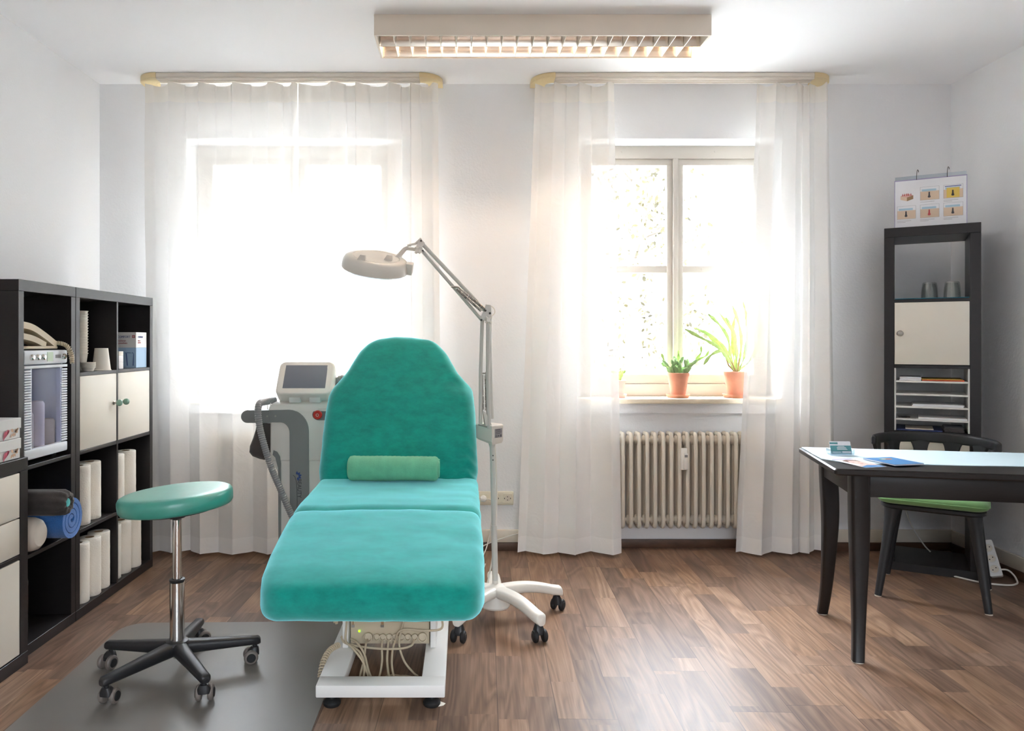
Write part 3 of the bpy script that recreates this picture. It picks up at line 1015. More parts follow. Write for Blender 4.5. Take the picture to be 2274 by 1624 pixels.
def coil(b, pts, r, R_, turns, n=6):
    P = spline(pts, 24)
    m = len(P)
    T = []
    out = []
    up = Vector((.31, .2, .93))
    N_ = turns * 12
    for k in range(N_ + 1):
        f = k / N_ * (m - 1)
        i = min(int(f), m - 2)
        p = P[i].lerp(P[i + 1], f - i)
        d = (P[min(i + 2, m - 1)] - P[max(i - 1, 0)]).normalized()
        u = d.cross(up).normalized(); w = d.cross(u)
        a = 2 * PI * turns * k / N_
        out.append(p + (u * math.cos(a) + w * math.sin(a)) * R_)
    b.tube(out, r, n=n)
b = B()
coil(b, [(.250, .03, .022), (.272, .005, .024), (.286, -.020, .010), (.294, -.034, -.025), (.298, -.034, -.062)], .0032, .0065, 18)
coil(b, [(.298, -.034, -.062), (.302, -.024, -.025), (.298, -.008, .012), (.285, .022, .024), (.26, .05, .022)], .003, .006, 16)
b.build('coiled_cord', M_beigeplastic, hsx)

# ---- towels and bolsters in the narrow shelf (axis runs out of the shelf, +x)
def spiral_roll(b, L_, rad, turns=3.3, th=.016, n=120):
    """rolled towel along local x from -L_ to 0"""
    loops = []
    for k in range(n + 1):
        t = k / n
        a = 2 * PI * turns * t + .6
        r_o = .018 + (rad - .018) * t
        r_i = max(.002, r_o - th)
        loops.append([(0, r_o * math.cos(a), r_o * math.sin(a)), (-L_, r_o * math.cos(a), r_o * math.sin(a)),
                      (-L_, r_i * math.cos(a), r_i * math.sin(a)), (0, r_i * math.cos(a), r_i * math.sin(a))])
    b.loft(loops)
bl = thing('rolled_towel', 'rolled-up blue bath towel sticking out of the narrow black shelf', 'towel', (-1.665, 3.158, .4), 0)
b = B(); b.M = Matrix.Translation((0, 0, .0925)) @ Matrix.Diagonal((1, .98, .98, 1)); spiral_roll(b, .36, .094, 3.2, .0195)
ob = b.build('towel_roll', M_blue_towel, bl, ang=60)
wp = thing('bolster', 'small cream vinyl bolster lying under the charcoal one', 'bolster', (-1.70, 2.995, .4), 0)
b = B()
MM = Matrix.Translation((0, 0, .070)) @ Matrix.Rotation(R(-90), 4, 'Y')
b.lathe([(.0001, 0), (.046, .004), (.060, .016), (.068, .04), (.070, .08), (.070, .33), (.06, .345), (.0001, .35)], n=32, m=MM)
b.build('cover', M_pillow, wp)
ch = thing('bolster', 'charcoal velour bolster with gathered end, on top of the blue towel', 'bolster', (-1.600, 3.018, .5405), 0)
b = B()
MM = Matrix.Translation((0, 0, .053)) @ Matrix.Rotation(R(-90), 4, 'Y')
prof = [(.016, .010), (.026, .0), (.042, .004), (.050, .022), (.053, .06), (.053, .40), (.045, .415), (.0001, .42)]
loops = []
for r_, z_ in prof:
    loops.append([MM @ Vector(((r_ * (1 + .07 * math.sin(9 * 2 * PI * k / 72) * (1 if z_ < .03 else 0))) * math.cos(2 * PI * k / 72), (r_ * (1 + .07 * math.sin(9 * 2 * PI * k / 72) * (1 if z_ < .03 else 0))) * math.sin(2 * PI * k / 72), z_)) for k in range(72)])
b.loft(loops)
b.build('cover', M_charcoal, ch, ang=60)
b = B(); b.lathe([(.0001, .004), (.016, .006), (.02, .012), (.0001, .013)], n=20, m=MM); b.build('inner_foam', M_terry, ch)
bt = tag(B().lathe([(.0001, 0), (.04, 0), (.045, .01), (.045, .24), (.035, .27), (.018, .285), (.018, .30), (.0001, .30)], n=24, c=(-1.79, 2.970, .0455)).build('plastic_canister', M_tumbler),
         'clear plastic canister in the lowest space of the narrow shelf', 'canister')

# ---- cups, bowls, glove box and small cartons on the top shelf
ZT = 1.1075
def cup_bm(r0, r1, h, inv=False):
    b = B()
    p = [(.0001, 0), (r0, 0), (r1, h), (r1 + .0022, h), (r1 + .0022, h - .003), (r1 - .0015, h - .004)]
    q = [(r0 - .0015, .003), (.0001, .003)]
    prof = p + q
    if inv: prof = [(r, h - z) for r, z in prof]
    b.lathe(prof, n=28, cap=False)
    return b
src = None
for k in range(16):
    if src is None:
        src = cup_bm(.021, .031, .085).build('paper_cup', M_cupwhite, ang=40)
        src.location = (-1.842, 3.575, ZT)
        tag(src, 'white paper cup nested in the tall stack on the top shelf', 'cup', 'nested paper cups on the top shelf')
    else:
        c = dup(src); c.location = (-1.842, 3.575, ZT + .0135 * k)
src = None
for k in range(5):
    if src is None:
        src = cup_bm(.023, .031, .020).build('plastic_bowl', M_cupwhite, ang=40)
        src.location = (-1.779, 3.520, ZT)
        tag(src, 'small white dish in the low stack beside the upturned cup', 'dish', 'nested dishes on the top shelf')
    else:
        c = dup(src); c.location = (-1.779, 3.520, ZT + .0055 * k)
o = cup_bm(.030, .0425, .108, inv=True).build('upturned_cup', M_cupwhite, ang=40)
o.location = (-1.772, 3.635, ZT)
tag(o, 'large white cup standing upside down on the top shelf', 'cup')

gb = thing('glove_box', 'grey and pale blue carton with COMFORT lettering on the top shelf', 'box', (-1.742, 3.952, ZT), 0)
w_, d_, h_ = .24, .130, .190
b = B()
b.mi = 0
b.box(-w_, 0, 0, d_, .108, h_, bev=.001, seg=1)
b.mi = 1
b.box(-w_, 0, 0, d_, 0, .108, bev=.001, seg=1)
b.build('carton', [M_carton, M_cartonblue], gb, ang=0)
b = B()
MF = Matrix.Translation((-.100, -.0006, .160)) @ Matrix.Rotation(R(90), 4, 'X')
b.mi = 0; b.text('COMFORT', .0165, MF, sx=.88)
b.mi = 1
b.text('Isolierer', .0125, Matrix.Translation((-.096, -.0006, .141)) @ Matrix.Rotation(R(90), 4, 'X'))
b.text('genschutz', .0125, Matrix.Translation((-.096, -.0006, .128)) @ Matrix.Rotation(R(90), 4, 'X'))
b.box(-.020, -.006, -.0012, -.0002, .160, .174)
b.mi = 2
b.box(-.0145, -.0115, -.0018, -.0011, .1625, .1715); b.box(-.0175, -.0085, -.0018, -.0011, .1655, .1685)
b.mi = 3
b.tube([(-.060, -.0008, .080), (-.044, -.0008, .081), (-.028, -.0008, .080)], .0014, n=6); b.tube([(-.052, -.0008, .078), (-.046, -.0008, .012)], [.0028, .0022], n=6)
b.tube([(-.024, -.0008, .079), (-.018, -.0008, .082), (-.013, -.0008, .074), (-.015, -.0008, .012)], [.001, .0014, .0014, .0024], n=6)
MS = Matrix.Translation((.0006, .02, .160)) @ Matrix.Rotation(R(90), 4, 'Z') @ Matrix.Rotation(R(90), 4, 'X')
b.mi = 3; b.text('COMFORT', .013, MS)
b.mi = 1
b.text('Isolierer', .009, Matrix.Translation((0, 0, -.018)) @ MS); b.text('genschutz', .009, Matrix.Translation((0, 0, -.028)) @ MS)
b.build('lettering', [M_blueprint, M_redprint, M_carton, M_blueprint], gb, ang=0)
for k, (z, h, m, lab) in enumerate(((0, .034, M_carton, 'small white carton standing before the glove box, lowest of its stack'),
                                    (.0345, .033, M_carton, 'small white carton before the glove box, middle of its stack'),
                                    (.068, .022, M_cream, 'small cream carton before the glove box, topmost of its stack'))):
    o = thing('small_carton', lab, 'box', (-1.763, 3.80, ZT + z), 0, group='small cartons by the glove box')
    b = B(); b.box(-.06, 0, 0, .05, 0, h, bev=.001); b.build('carton', m, o)
    b = B()
    for q in range(2): b.box(-.05, -.012, -.0008, 0.0002, h * .35 + .006 * q, h * .35 + .006 * q + .0015)
    b.build('fine_print', M_grayprint, o, ang=0)

# ---- kitchen paper rolls
def roll(label, x, y, z, h=.272, r=.050):
    global ROLL
    if ROLL is None:
        ROLL = thing('kitchen_roll', label, 'paper roll', (x, y, z), 0, group='kitchen rolls in the black shelf')
        b = B()
        n = 40
        prof = [(.021, .0), (r - .002, 0), (r, .003)] + [(r, .003 + (h - .006) * k / 14) for k in range(1, 15)] + [(r - .002, h), (.021, h), (.021, .001)]
        loops = []
        for i, (rr, zz) in enumerate(prof):
            loops.append([((rr + (.0011 * noise.noise(Vector((math.cos(2 * PI * k / n) * 5, math.sin(2 * PI * k / n) * 5, zz * 40))) if rr > .04 else 0)) * math.cos(2 * PI * k / n),
                           (rr + (.0011 * noise.noise(Vector((math.cos(2 * PI * k / n) * 5, math.sin(2 * PI * k / n) * 5, zz * 40))) if rr > .04 else 0)) * math.sin(2 * PI * k / n), zz) for k in range(n)])
        b.loft(loops, cap=False)
        b.build('paper', M_paper, ROLL, ang=50)
        b = B(); b.lathe([(.0208, .0005), (.0208, h - .0005), (.0190, h - .0005), (.0190, .0005), (.0208, .0005)], n=24, cap=False); b.build('cardboard_core', M_card, ROLL)
        return ROLL
    return dup(ROLL, loc=(x, y, z), rz=y * 37, label=label)
ROLL = None
roll('kitchen roll in the lowest left space, nearest the narrow shelf', -1.785, 3.436, .0455)
roll('kitchen roll in the lowest left space, middle of three', -1.782, 3.540, .0455)
roll('kitchen roll in the lowest left space, against the divider', -1.790, 3.645, .0455)
roll('kitchen roll in the lowest right space, against the divider', -1.795, 3.775, .0455)
roll('kitchen roll in the lowest right space, middle of three', -1.790, 3.880, .0455)
roll('kitchen roll in the lowest right space, nearest the window', -1.785, 3.988, .0455)
roll('kitchen roll in the upper left roll space, nearest the narrow shelf', -1.790, 3.455, .3995)
roll('kitchen roll in the upper left roll space, against the divider', -1.800, 3.575, .3995)
roll('kitchen roll in the upper right roll space, against the divider', -1.790, 3.800, .3995)
roll('kitchen roll in the upper right roll space, nearest the window', -1.790, 3.935, .3995)

# ---------------------------------------------------------------- corner tower shelf
TR = R(-30.5)
D_ = thing('tower_shelf', 'tall narrow black shelf standing across the right corner', 'shelf', (2.312, 4.090, 0), TR)
tw_, th_, td_, tt = .44, 1.87, .375, .045
def tp(nm, *a, bev=.0015):
    b = B(); b.box(*a, bev=bev, seg=1); return b.build(nm, M_black, D_, ang=0)
tp('top_panel', 0, tw_, 0, td_, th_ - .052, th_)
tp('bottom_panel', 0, tw_, 0, td_, 0, tt)
tp('side_panel', 0, .048, .0005, td_, tt, th_ - .052)
tp('side_panel', tw_ - .048, tw_, .0005, td_, tt, th_ - .052)
SZ = [.396, .755, 1.112, 1.470]
for z in SZ: tp('shelf', .048, tw_ - .048, .0015, td_ - .002, z - .008, z + .008, bev=.001)
cab_door(D_, .050, tw_ - .050, 1.124, 1.460, knob=(.076, 1.292), km=M_steel)
cab_door(D_, .050, tw_ - .050, .408, .745, knob=(.076, .58), km=M_steel)
MT = D_.matrix_basis.copy()
MT = fr(2.312, 4.090, 0, TR)
def tl(x, y, z): return MT @ Vector((x, y, z))
# paper organiser
og = thing('paper_organiser', 'white paper sorter with open trays in the tall corner shelf', 'organiser', tl(.0485, .004, .7635), TR)
ow, oh, od = .343, .340, .31
b = B(); b.box(0, .008, 0, od, 0, oh, bev=.001); b.build('side_panel', M_whitemetal, og, ang=0)
b = B(); b.box(ow - .008, ow, 0, od, 0, oh, bev=.001); b.build('side_panel', M_whitemetal, og, ang=0)
TZ = [.056, .124, .192, .262]
for z in TZ:
    b = B(); b.box(.008, ow - .008, .001, od, z, z + .010, bev=.002); b.build('tray', M_whitemetal, og, ang=0)
def sheet(name, label, cat, x0, x1, y0, y1, z, h, m, rz=0, grp='papers in the paper sorter', tiltx=0):
    o = thing(name, label, cat, tl(.0485 + (x0 + x1) / 2, .004 + (y0 + y1) / 2, .7635 + z), TR + rz, group=grp)
    b = B()
    for k in range(max(1, int(h / .006))):
        n_ = max(1, int(h / .006))
        q = random.Random(k + int(x0 * 1000)).uniform(-.003, .003)
        b.box(-(x1 - x0) / 2 + q, (x1 - x0) / 2 + q, -(y1 - y0) / 2, (y1 - y0) / 2, h * k / n_ + .0004, h * (k + 1) / n_, bev=.0006, seg=1)
    b.build('sheets', m, o, ang=0)
    return o
T4, T3, T2, T1 = [TZ[3] + .0102, TZ[2] + .0102, TZ[1] + .0102, TZ[0] + .0102]
sheet('paper_stack', 'grey-white paper stack in the topmost tray, on its left side', 'papers', .025, .125, .01, .22, T4, .020, M_paperwhite)
sheet('folder', 'orange folder in the topmost tray of the sorter', 'folder', .130, .320, .008, .24, T4, .006, M_orange)
sheet('folder', 'yellow folder lying on the orange one in the topmost tray', 'folder', .112, .315, .02, .25, T4 + .0065, .004, M_yellow)
sheet('paper_stack', 'white papers in the middle tray of the sorter', 'papers', .085, .318, .006, .25, T2, .012, M_paperwhite)
sheet('paper_stack', 'white papers in the second lowest tray of the sorter', 'papers', .110, .330, .006, .25, T1, .009, M_paperwhite)
sheet('folder', 'navy folder lying at the bottom of the paper sorter', 'folder', .014, .225, .006, .27, 0.0005, .007, M_navy)
sheet('notebook', 'dark grey notebook at the bottom right of the paper sorter', 'notebook', .23, .318, .01, .22, .0005, .024, M_charcoal)
sheet('clipboard', 'white clipboard with a wire clip on the navy folder', 'clipboard', .055, .185, .008, .2, .0085, .004, M_cream)
o = thing('black_cables', 'small tangle of black cable in the second lowest tray', 'cable', tl(.0485 + .045, .03, .7635 + T1), TR)
b = B(); rg = random.Random(9)
b.tube(spline([(rg.uniform(-.035, .035), rg.uniform(-.018, .02), .004 + rg.uniform(0, .008)) for _ in range(14)], 6), .0022, n=6); b.build('cable', M_rubber, o)
# glasses and teal mat on the upper shelf
o = thing('shelf_mat', 'teal mat under the two glasses in the tall shelf', 'mat', tl(.22, .17, 1.4785), TR)
b = B(); b.box(-.168, .168, -.165, .165, 0, .004, bev=.001); b.build('mat', M_tealmat, o)
def tumbler(label, x, y):
    o = thing('drinking_glass', label, 'glass', tl(x, y, 1.483), TR, group='upturned glasses on the teal mat')
    b = B()
    n = 36
    prof = [(.041, 0), (.040, .03), (.037, .06), (.034, .082), (.030, .090), (.0001, .090), (.0001, .084), (.028, .082), (.0335, .06), (.037, .03), (.0385, 0), (.041, 0)]
    loops = []
    for i, (r_, z_) in enumerate(prof):
        fac = 1 if i in (2, 3, 4) else 0
        loops.append([(r_ * (1 + .035 * fac * math.cos(9 * 2 * PI * k / n)) * math.cos(2 * PI * k / n), r_ * (1 + .035 * fac * math.cos(9 * 2 * PI * k / n)) * math.sin(2 * PI * k / n), z_) for k in range(n)])
    b.loft(loops, cap=False)
    b.build('tumbler', M_tumbler, o)
tumbler('upturned drinking glass on the teal mat, the left one', .215, .13)
tumbler('upturned drinking glass on the teal mat, the right one', .318, .11)

# chart on the tower
cw, chh = .328, .262
cht = thing('hanging_chart', 'laminated chart of six skin diagrams standing on the tall shelf', 'chart', tl(.052 + cw / 2, .055, th_ + .0005), TR)
b = B()
b.box(-cw / 2, cw / 2, -.001, .001, 0, chh, bev=.0004, seg=1)
b.mi = 1
b.box(-cw / 2 - .003, cw / 2 + .003, -.002, .002, chh - .002, chh + .003); b.box(-cw / 2 - .003, -cw / 2, -.002, .002, 0, chh); b.box(cw / 2, cw / 2 + .003, -.002, .002, 0, chh)
b.build('sheet', [M_paperwhite, M_purple], cht, ang=0)
b = B(); b.box(-cw / 2, cw / 2, 0, .0012, chh + .003, chh + .022); b.build('clear_edge', M_acrylic, cht, ang=0)
b = B(); b.loft([[(-.1, .0015, chh * .9), (.1, .0015, chh * .9), (.1, .003, chh * .9), (-.1, .003, chh * .9)], [(-.1, .13, 0), (.1, .13, 0), (.1, .132, 0), (-.1, .132, 0)]]); b.build('back_stand', M_carton, cht, ang=0)
for x in (-.062, .078):
    b = B(); b.tube(spline([(x, -.002, chh - .002), (x, -.004, chh + .02), (x + .001, -.004, chh + .04), (x + .004, -.004, chh + .052), (x + .008, -.004, chh + .046), (x + .0075, -.004, chh + .038)], 5), .0016, n=6); b.build('hook', M_darkmetal, cht)
b = B()
def q(x0, x1, z0, z1, mi, y=-.0014, ):
    b.mi = mi; b.box(x0, x1, y - .0002, y, z0, z1)
def hair(x, z, mi, s=1.0):
    b.mi = mi
    b.face([b.v((x + p[0] * s, -.0021, z + p[1] * s)) for p in ((-.003, .03), (.003, .03), (.004, .012), (.007, .004), (.004, -.001), (-.004, -.001), (-.007, .004), (-.004, .012))])
px0 = -cw / 2
cells = [(.118, .142), (.225, .142), (.010, .050), (.118, .050), (.225, .050)]
for k, (cx, cz) in enumerate(cells):
    x0, z0 = px0 + cx, cz + (0.004 if cz > .1 else 0)
    W_, H_ = .088, .072
    q(x0, x0 + W_, z0, z0 + H_, 5, -.0011)
    q(x0 + .001, x0 + W_ - .001, z0 + .001, z0 + H_ - .001, 6, -.0013)
    q(x0 + .001, x0 + W_ - .001, z0 + .001, z0 + .047, 0, -.0015)
    q(x0 + .008, x0 + W_ - .014, z0 + .048, z0 + .059, 1, -.0015)
    if k == 1:
        q(x0 + .014, x0 + W_ - .016, z0 + .003, z0 + .056, 2, -.0018)
        q(x0 + .006, x0 + W_ - .008, z0 + .062, z0 + .066, 3, -.0018)
    hair(x0 + W_ / 2 - .002, z0 + .013, 4 if k == 3 else 7)
    for r_ in range(1 if k == 0 else 2):
        q(x0, x0 + W_ * (.75 - .3 * r_), z0 - .010 - .007 * r_, z0 - .0085 - .007 * r_, 5)
# block drawing
b.mi = 0
zb_ = .148
b.face([b.v((px0 + p[0], -.0014, p[1])) for p in ((.026, zb_ + .030), (.056, zb_ + .020), (.056, zb_), (.026, zb_ + .010))])
b.mi = 8
b.face([b.v((px0 + p[0], -.0014, p[1])) for p in ((.056, zb_ + .020), (.086, zb_ + .030), (.086, zb_ + .010), (.056, zb_))])
b.mi = 9
b.face([b.v((px0 + p[0], -.0014, p[1])) for p in ((.026, zb_ + .030), (.056, zb_ + .042), (.086, zb_ + .030), (.056, zb_ + .020))])
for x in (.036, .045, .056, .064, .075): hair(px0 + x, zb_ + .030, 4, .4)
b.build('printed_diagrams', [M_skincol, M_lightblue, M_yellowprint, M_blueprint, M_redprint, M_grayprint, M_paperwhite, M_darkprint, M_card, M_pinkpot], cht, ang=0, flip=False)
# ---------------------------------------------------------------- treatment bed
BX = -.287
bed = thing('treatment_bed', 'electric treatment bed in turquoise terry covers with white steel base', 'treatment bed', (BX, 2.9, 0))
MB = Matrix.Translation((-BX, -2.9, 0))
def sect(hw, z0, z1, rt, rb, n=7, crown=0.0):
    """outline of a cushion cross-section, in x and z, going round"""
    o = []
    def arc(cx, cz, r, a0):
        for k in range(n + 1):
            a = R(a0 + 90 * k / n)
            o.append((cx + r * math.cos(a), cz + r * math.sin(a)))
    arc(hw - rt, z1 - rt, rt, 0)
    for k in range(1, 14):
        t = k / 14
        x = (hw - rt) * (1 - 2 * t)
        o.append((x, z1 + crown * math.sin(PI * t) ** .7))
    arc(-hw + rt, z1 - rt, rt, 90)
    arc(-hw + rb, z0 + rb, rb, 180)
    for k in range(1, 8):
        t = k / 8
        o.append((-(hw - rb) * (1 - 2 * t), z0))
    arc(hw - rb, z0 + rb, rb, 270)
    return o
def fuzz(p, s=1.0):
    v = Vector(p)
    d = .0035 * noise.noise(v * 9) + .0018 * noise.noise(v * 26)
    return v + Vector((.6 * d, .3 * d, d)) * s
def interp(st, t):
    for a, c in zip(st, st[1:]):
        if t <= c[0]:
            f = (t - a[0]) / (c[0] - a[0])
            return [a[i] + (c[i] - a[i]) * f for i in range(len(a))]
    return st[-1]
def cushion(st, step=.018, crown=.012, extra=None):
    b = B(); b.M = MB
    loops = []
    y = st[0][0]
    ys = []
    while y < st[-1][0]:
        ys.append(y)
        near = min(abs(y - st[0][0]), abs(st[-1][0] - y))
        y += min(step, .004 + near * .35)
    ys.append(st[-1][0])
    for y in ys:
        _, hw, z0, z1, rt, rb = interp(st, y)
        lp = []
        for (x, z) in sect(hw, z0, z1, rt, rb, crown=crown):
            p = Vector((BX + x, y, z))
            if extra: p = extra(p, x, hw, z0, z1)
            lp.append(fuzz(p))
        loops.append(lp)
    b.loft(loops)
    return b
# leg section: y, half width, z bottom, z top, top radius, bottom radius
leg_st = [(2.252, .270, .425, .470, .015, .015), (2.258, .300, .402, .490, .030, .030), (2.272, .325, .390, .503, .045, .040), (2.300, .343, .384, .517, .050, .045),
          (2.345, .352, .390, .535, .048, .040), (2.45, .355, .420, .565, .045, .035), (2.60, .352, .462, .603, .042, .030), (2.69, .350, .487, .622, .040, .030),
          (2.722, .348, .495, .626, .040, .030), (2.738, .344, .50, .618, .035, .028), (2.746, .335, .505, .607, .03, .025)]
cushion(leg_st, crown=.006).build('leg_section', M_terry, bed, ang=75)
seat_st = [(2.738, .335, .51, .604, .03, .025), (2.748, .346, .50, .617, .035, .028), (2.775, .350, .498, .632, .040, .030), (2.86, .350, .50, .640, .042, .030),
           (3.00, .350, .51, .642, .042, .030), (3.15, .349, .52, .646, .040, .030), (3.26, .349, .525, .652, .04, .03), (3.33, .345, .53, .640, .035, .03), (3.345, .33, .54, .62, .03, .03)]
cushion(seat_st, crown=.002).build('seat_section', M_terry, bed, ang=75)
# backrest, lofted along its own length
bk_st = [(0, .330, .045), (.015, .344, .054), (.06, .351, .058), (.20, .347, .060), (.33, .342, .060), (.405, .334, .058), (.445, .318, .056), (.48, .290, .054), (.53, .255, .052), (.585, .228, .050),
         (.63, .203, .048), (.665, .172, .044), (.685, .140, .038), (.696, .105, .030), (.701, .06, .018)]
b = B(); b.M = MB
loops = []
base, ax = Vector((BX - .002, 3.275, .615)), Vector((0, math.cos(R(66.5)), math.sin(R(66.5))))
nr = Vector((0, -ax.z, ax.y))
s = 0
ss = []
while s < .701:
    ss.append(s); s += .016 if .03 < s < .64 else .006
ss.append(.701)
def sm_bk(s):
    a = [0, 0, 0]
    for w, d in ((.25, -.008), (.5, 0), (.25, .008)):
        q_ = interp(bk_st, max(0, min(.701, s + d)))
        for i in range(3): a[i] += w * q_[i]
    return a
for s in ss:
    _, hw, ht = sm_bk(s)
    lp = []
    r_ = min(ht * .9, hw * .5)
    for (x, z) in sect(hw, -ht, ht, r_, r_ * .7, crown=.008):
        p = base + ax * s + Vector((x, 0, 0)) + nr * (z * 1.0)
        # soft pulls where cover meets the seat on the right
        k = math.exp(-((x - .25) / .13) ** 2) * max(0, 1 - s / .22)
        if z > 0: p += nr * (.010 * k * math.sin((x + s * 1.1) * 95))
        # loose cover corner at the right shoulder
        k2 = math.exp(-((s - .46) / .035) ** 2) * smooth01((x - .18) / .14)
        p += Vector((.016 * k2, .02 * k2, -.010 * k2))
        lp.append(fuzz(p))
    loops.append(lp)
b.loft(loops)
b.build('backrest', M_terry, bed, ang=75)
# base frame
fx0, fx1, fy0, fy1 = -.503, -.064, 2.520, 3.32
b = B(); b.M = MB
z0, z1 = .038, .080
b.box(fx0, fx1, fy0, fy0 + .074, z0, z1, bev=.004)
b.box(fx0, fx1, fy1 - .074, fy1, z0, z1, bev=.004)
b.box(fx0, fx0 + .088, fy0 + .07, fy1 - .07, z0, z1, bev=.004)
b.box(fx1 - .082, fx1, fy0 + .07, fy1 - .07, z0, z1, bev=.004)
b.build('base_frame', M_whitemetal, bed)
for (x, y) in ((-.452, 2.55), (-.110, 2.55), (-.452, 3.28), (-.110, 3.28)):
    b = B(); b.M = MB
    b.lathe([(.0001, 0), (.026, 0), (.030, .006), (.030, .013), (.024, .020), (.012, .024), (.011, .039), (.0001, .039)], n=28, c=(x, y, 0.0005))
    b.build('foot', M_rubber, bed)
b = B(); b.M = MB
b.box(-.462, -.440, 2.83, 3.15, .08, .46, bev=.003); b.box(-.128, -.106, 2.83, 3.15, .08, .46, bev=.003)
b.box(-.44, -.128, 2.96, 3.15, .10, .44, bev=.004)
b.box(-.54, -.03, 2.62, 3.34, .455, .490, bev=.004)
b.build('lift_column', M_whitemetal, bed)
# control box with its sockets
b = B(); b.M = MB
b.box(-.436, -.132, 2.86, 2.957, .083, .335, bev=.004)
b.mi = 1
b.box(-.428, -.424, 2.8585, 2.8605, .150, .335); b.box(-.318, -.308, 2.8585, 2.8605, .150, .335); b.box(-.292, -.284, 2.8585, 2.8605, .175, .335)
b.box(-.30, -.135, 2.859, 2.8605, .168, .170)
b.mi = 2
for (x, z) in ((-.426, .152), (-.313, .152), (-.288, .177)): b.box(x - .006, x + .006, 2.856, 2.8605, z - .004, z + .006)
b.build('control_box', [M_beigeplastic, M_card, M_steel], bed)
b = B(); b.M = MB; b.ball((-.402, 2.859, .133), .004, n=8); b.build('indicator_light', M_led, bed)
cb = thing  # (sockets follow)
sock_x = [-.366, -.333, -.310, -.286, -.262, -.238, -.214, -.188, -.158]
for k, x in enumerate(sock_x):
    b = B(); b.M = MB
    r0 = .017 if k in (0, 8) else .0125
    MM = Matrix.Translation((x, 2.86, .112)) @ Matrix.Rotation(R(78), 4, 'X')
    b.lathe([(.0001, 0), (r0, 0), (r0, .026), (r0 - .003, .027), (r0 - .004, .012), (.0001, .012)], n=20, m=MM)
    b.build('socket', M_beigeplastic, bed)
paths = [
    (1, [(-.367, 2.835, .110), (-.37, 2.80, .10), (-.372, 2.77, .06), (-.38, 2.72, .02), (-.37, 2.66, .010)]),
    (1, [(-.310, 2.835, .108), (-.310, 2.81, .09), (-.306, 2.78, .05), (-.312, 2.73, .014), (-.335, 2.68, .008), (-.38, 2.66, .008)]),
    (1, [(-.286, 2.835, .108), (-.287, 2.80, .085), (-.284, 2.76, .05), (-.268, 2.70, .02), (-.235, 2.65, .010)]),
    (1, [(-.262, 2.835, .108), (-.268, 2.80, .085), (-.266, 2.75, .05), (-.248, 2.69, .02), (-.215, 2.645, .010)]),
    (1, [(-.188, 2.835, .108), (-.20, 2.815, .095), (-.24, 2.80, .090), (-.32, 2.80, .090), (-.40, 2.81, .095), (-.452, 2.82, .105), (-.468, 2.84, .12)]),
    (1, [(-.445, 2.85, .33), (-.446, 2.83, .18), (-.445, 2.80, .12), (-.42, 2.78, .105), (-.375, 2.75, .065), (-.34, 2.69, .025), (-.30, 2.64, .010)]),
    (1, [(-.430, 2.83, .115), (-.40, 2.80, .11), (-.37, 2.77, .08), (-.345, 2.71, .04), (-.31, 2.65, .012)]),
    (1, [(-.42, 2.80, .10), (-.385, 2.77, .085), (-.365, 2.73, .05), (-.368, 2.68, .015), (-.39, 2.65, .010)]),
    (1, [(-.20, 2.85, .33), (-.215, 2.845, .24), (-.235, 2.83, .16), (-.245, 2.82, .10), (-.225, 2.79, .05), (-.19, 2.76, .02), (-.17, 2.75, .008)]),
    (1, [(-.262, 2.836, .10), (-.25, 2.825, .14), (-.22, 2.82, .155), (-.15, 2.82, .15), (-.085, 2.83, .155), (-.09, 2.85, .2), (-.12, 2.86, .26)]),
]
b = B(); b.M = MB
for k, pts in paths: b.tube(spline(pts, 8), .0042, n=8)
for (cx, cy, r1, r2) in ((-.215, 2.69, .05, .032), (-.225, 2.70, .062, .04), (-.33, 2.675, .05, .022), (-.24, 2.72, .055, .03)):
    b.tube([(cx + r1 * math.cos(2 * PI * k / 28), cy + r2 * math.sin(2 * PI * k / 28), .008 + .006 * math.sin(2 * PI * k / 28 * 2 + cx * 90)) for k in range(28)], .004, n=8, closed=True)
b.build('control_cables', M_cable, bed)
b = B(); b.M = MB
coil(b, [(-.482, 2.86, .36), (-.486, 2.85, .22), (-.490, 2.84, .17)], .0028, .007, 22)
coil(b, [(-.470, 2.80, .105), (-.495, 2.75, .105), (-.510, 2.70, .085), (-.514, 2.66, .045)], .0032, .0085, 17)
b.build('coiled_cable', M_cable, bed)

bo = thing('towel_bolster', 'rolled pale green towel lying at the foot of the backrest', 'towel', (-.300, 3.170, .6545), R(-1))
b = B()
r_ = .054; Lh = .192
loops = []
for k in range(61):
    t = k / 60
    x = -Lh + 2 * Lh * t
    e = min(t, 1 - t) * 2 * Lh
    rr = r_ * (1 if e > .02 else (.78 + .22 * math.sqrt(max(0, 1 - (1 - e / .02) ** 2)))) * (1 - .02 * t)
    rr *= 1 + .012 * math.sin(k * 2.1) + .01 * noise.noise(Vector((x * 20, 0, 0)))
    loops.append([fuzz((x, rr * .98 * math.cos(2 * PI * j / 36), r_ * .965 + rr * .97 * math.sin(2 * PI * j / 36)), .6) for j in range(36)])
b.loft(loops)
b.build('towel_roll', M_green_towel, bo, ang=70)
b = B()
sp = []
for k in range(50):
    a = 2 * PI * 2.2 * k / 50; rr = .008 + .034 * k / 50
    sp.append((Lh + .001, rr * math.cos(a), r_ * .965 + rr * math.sin(a)))
b.tube(sp, .004, n=6); b.build('rolled_edge', M_green_towel, bo)

pc = tag(B().prism([(-.115, 2.525), (-.070, 2.545), (-.063, 2.558), (-.085, 2.575), (-.12, 2.56)], .0004, .0018).build('paper_scrap', M_paper, ang=0), 'scrap of paper under the right front foot of the bed', 'paper')

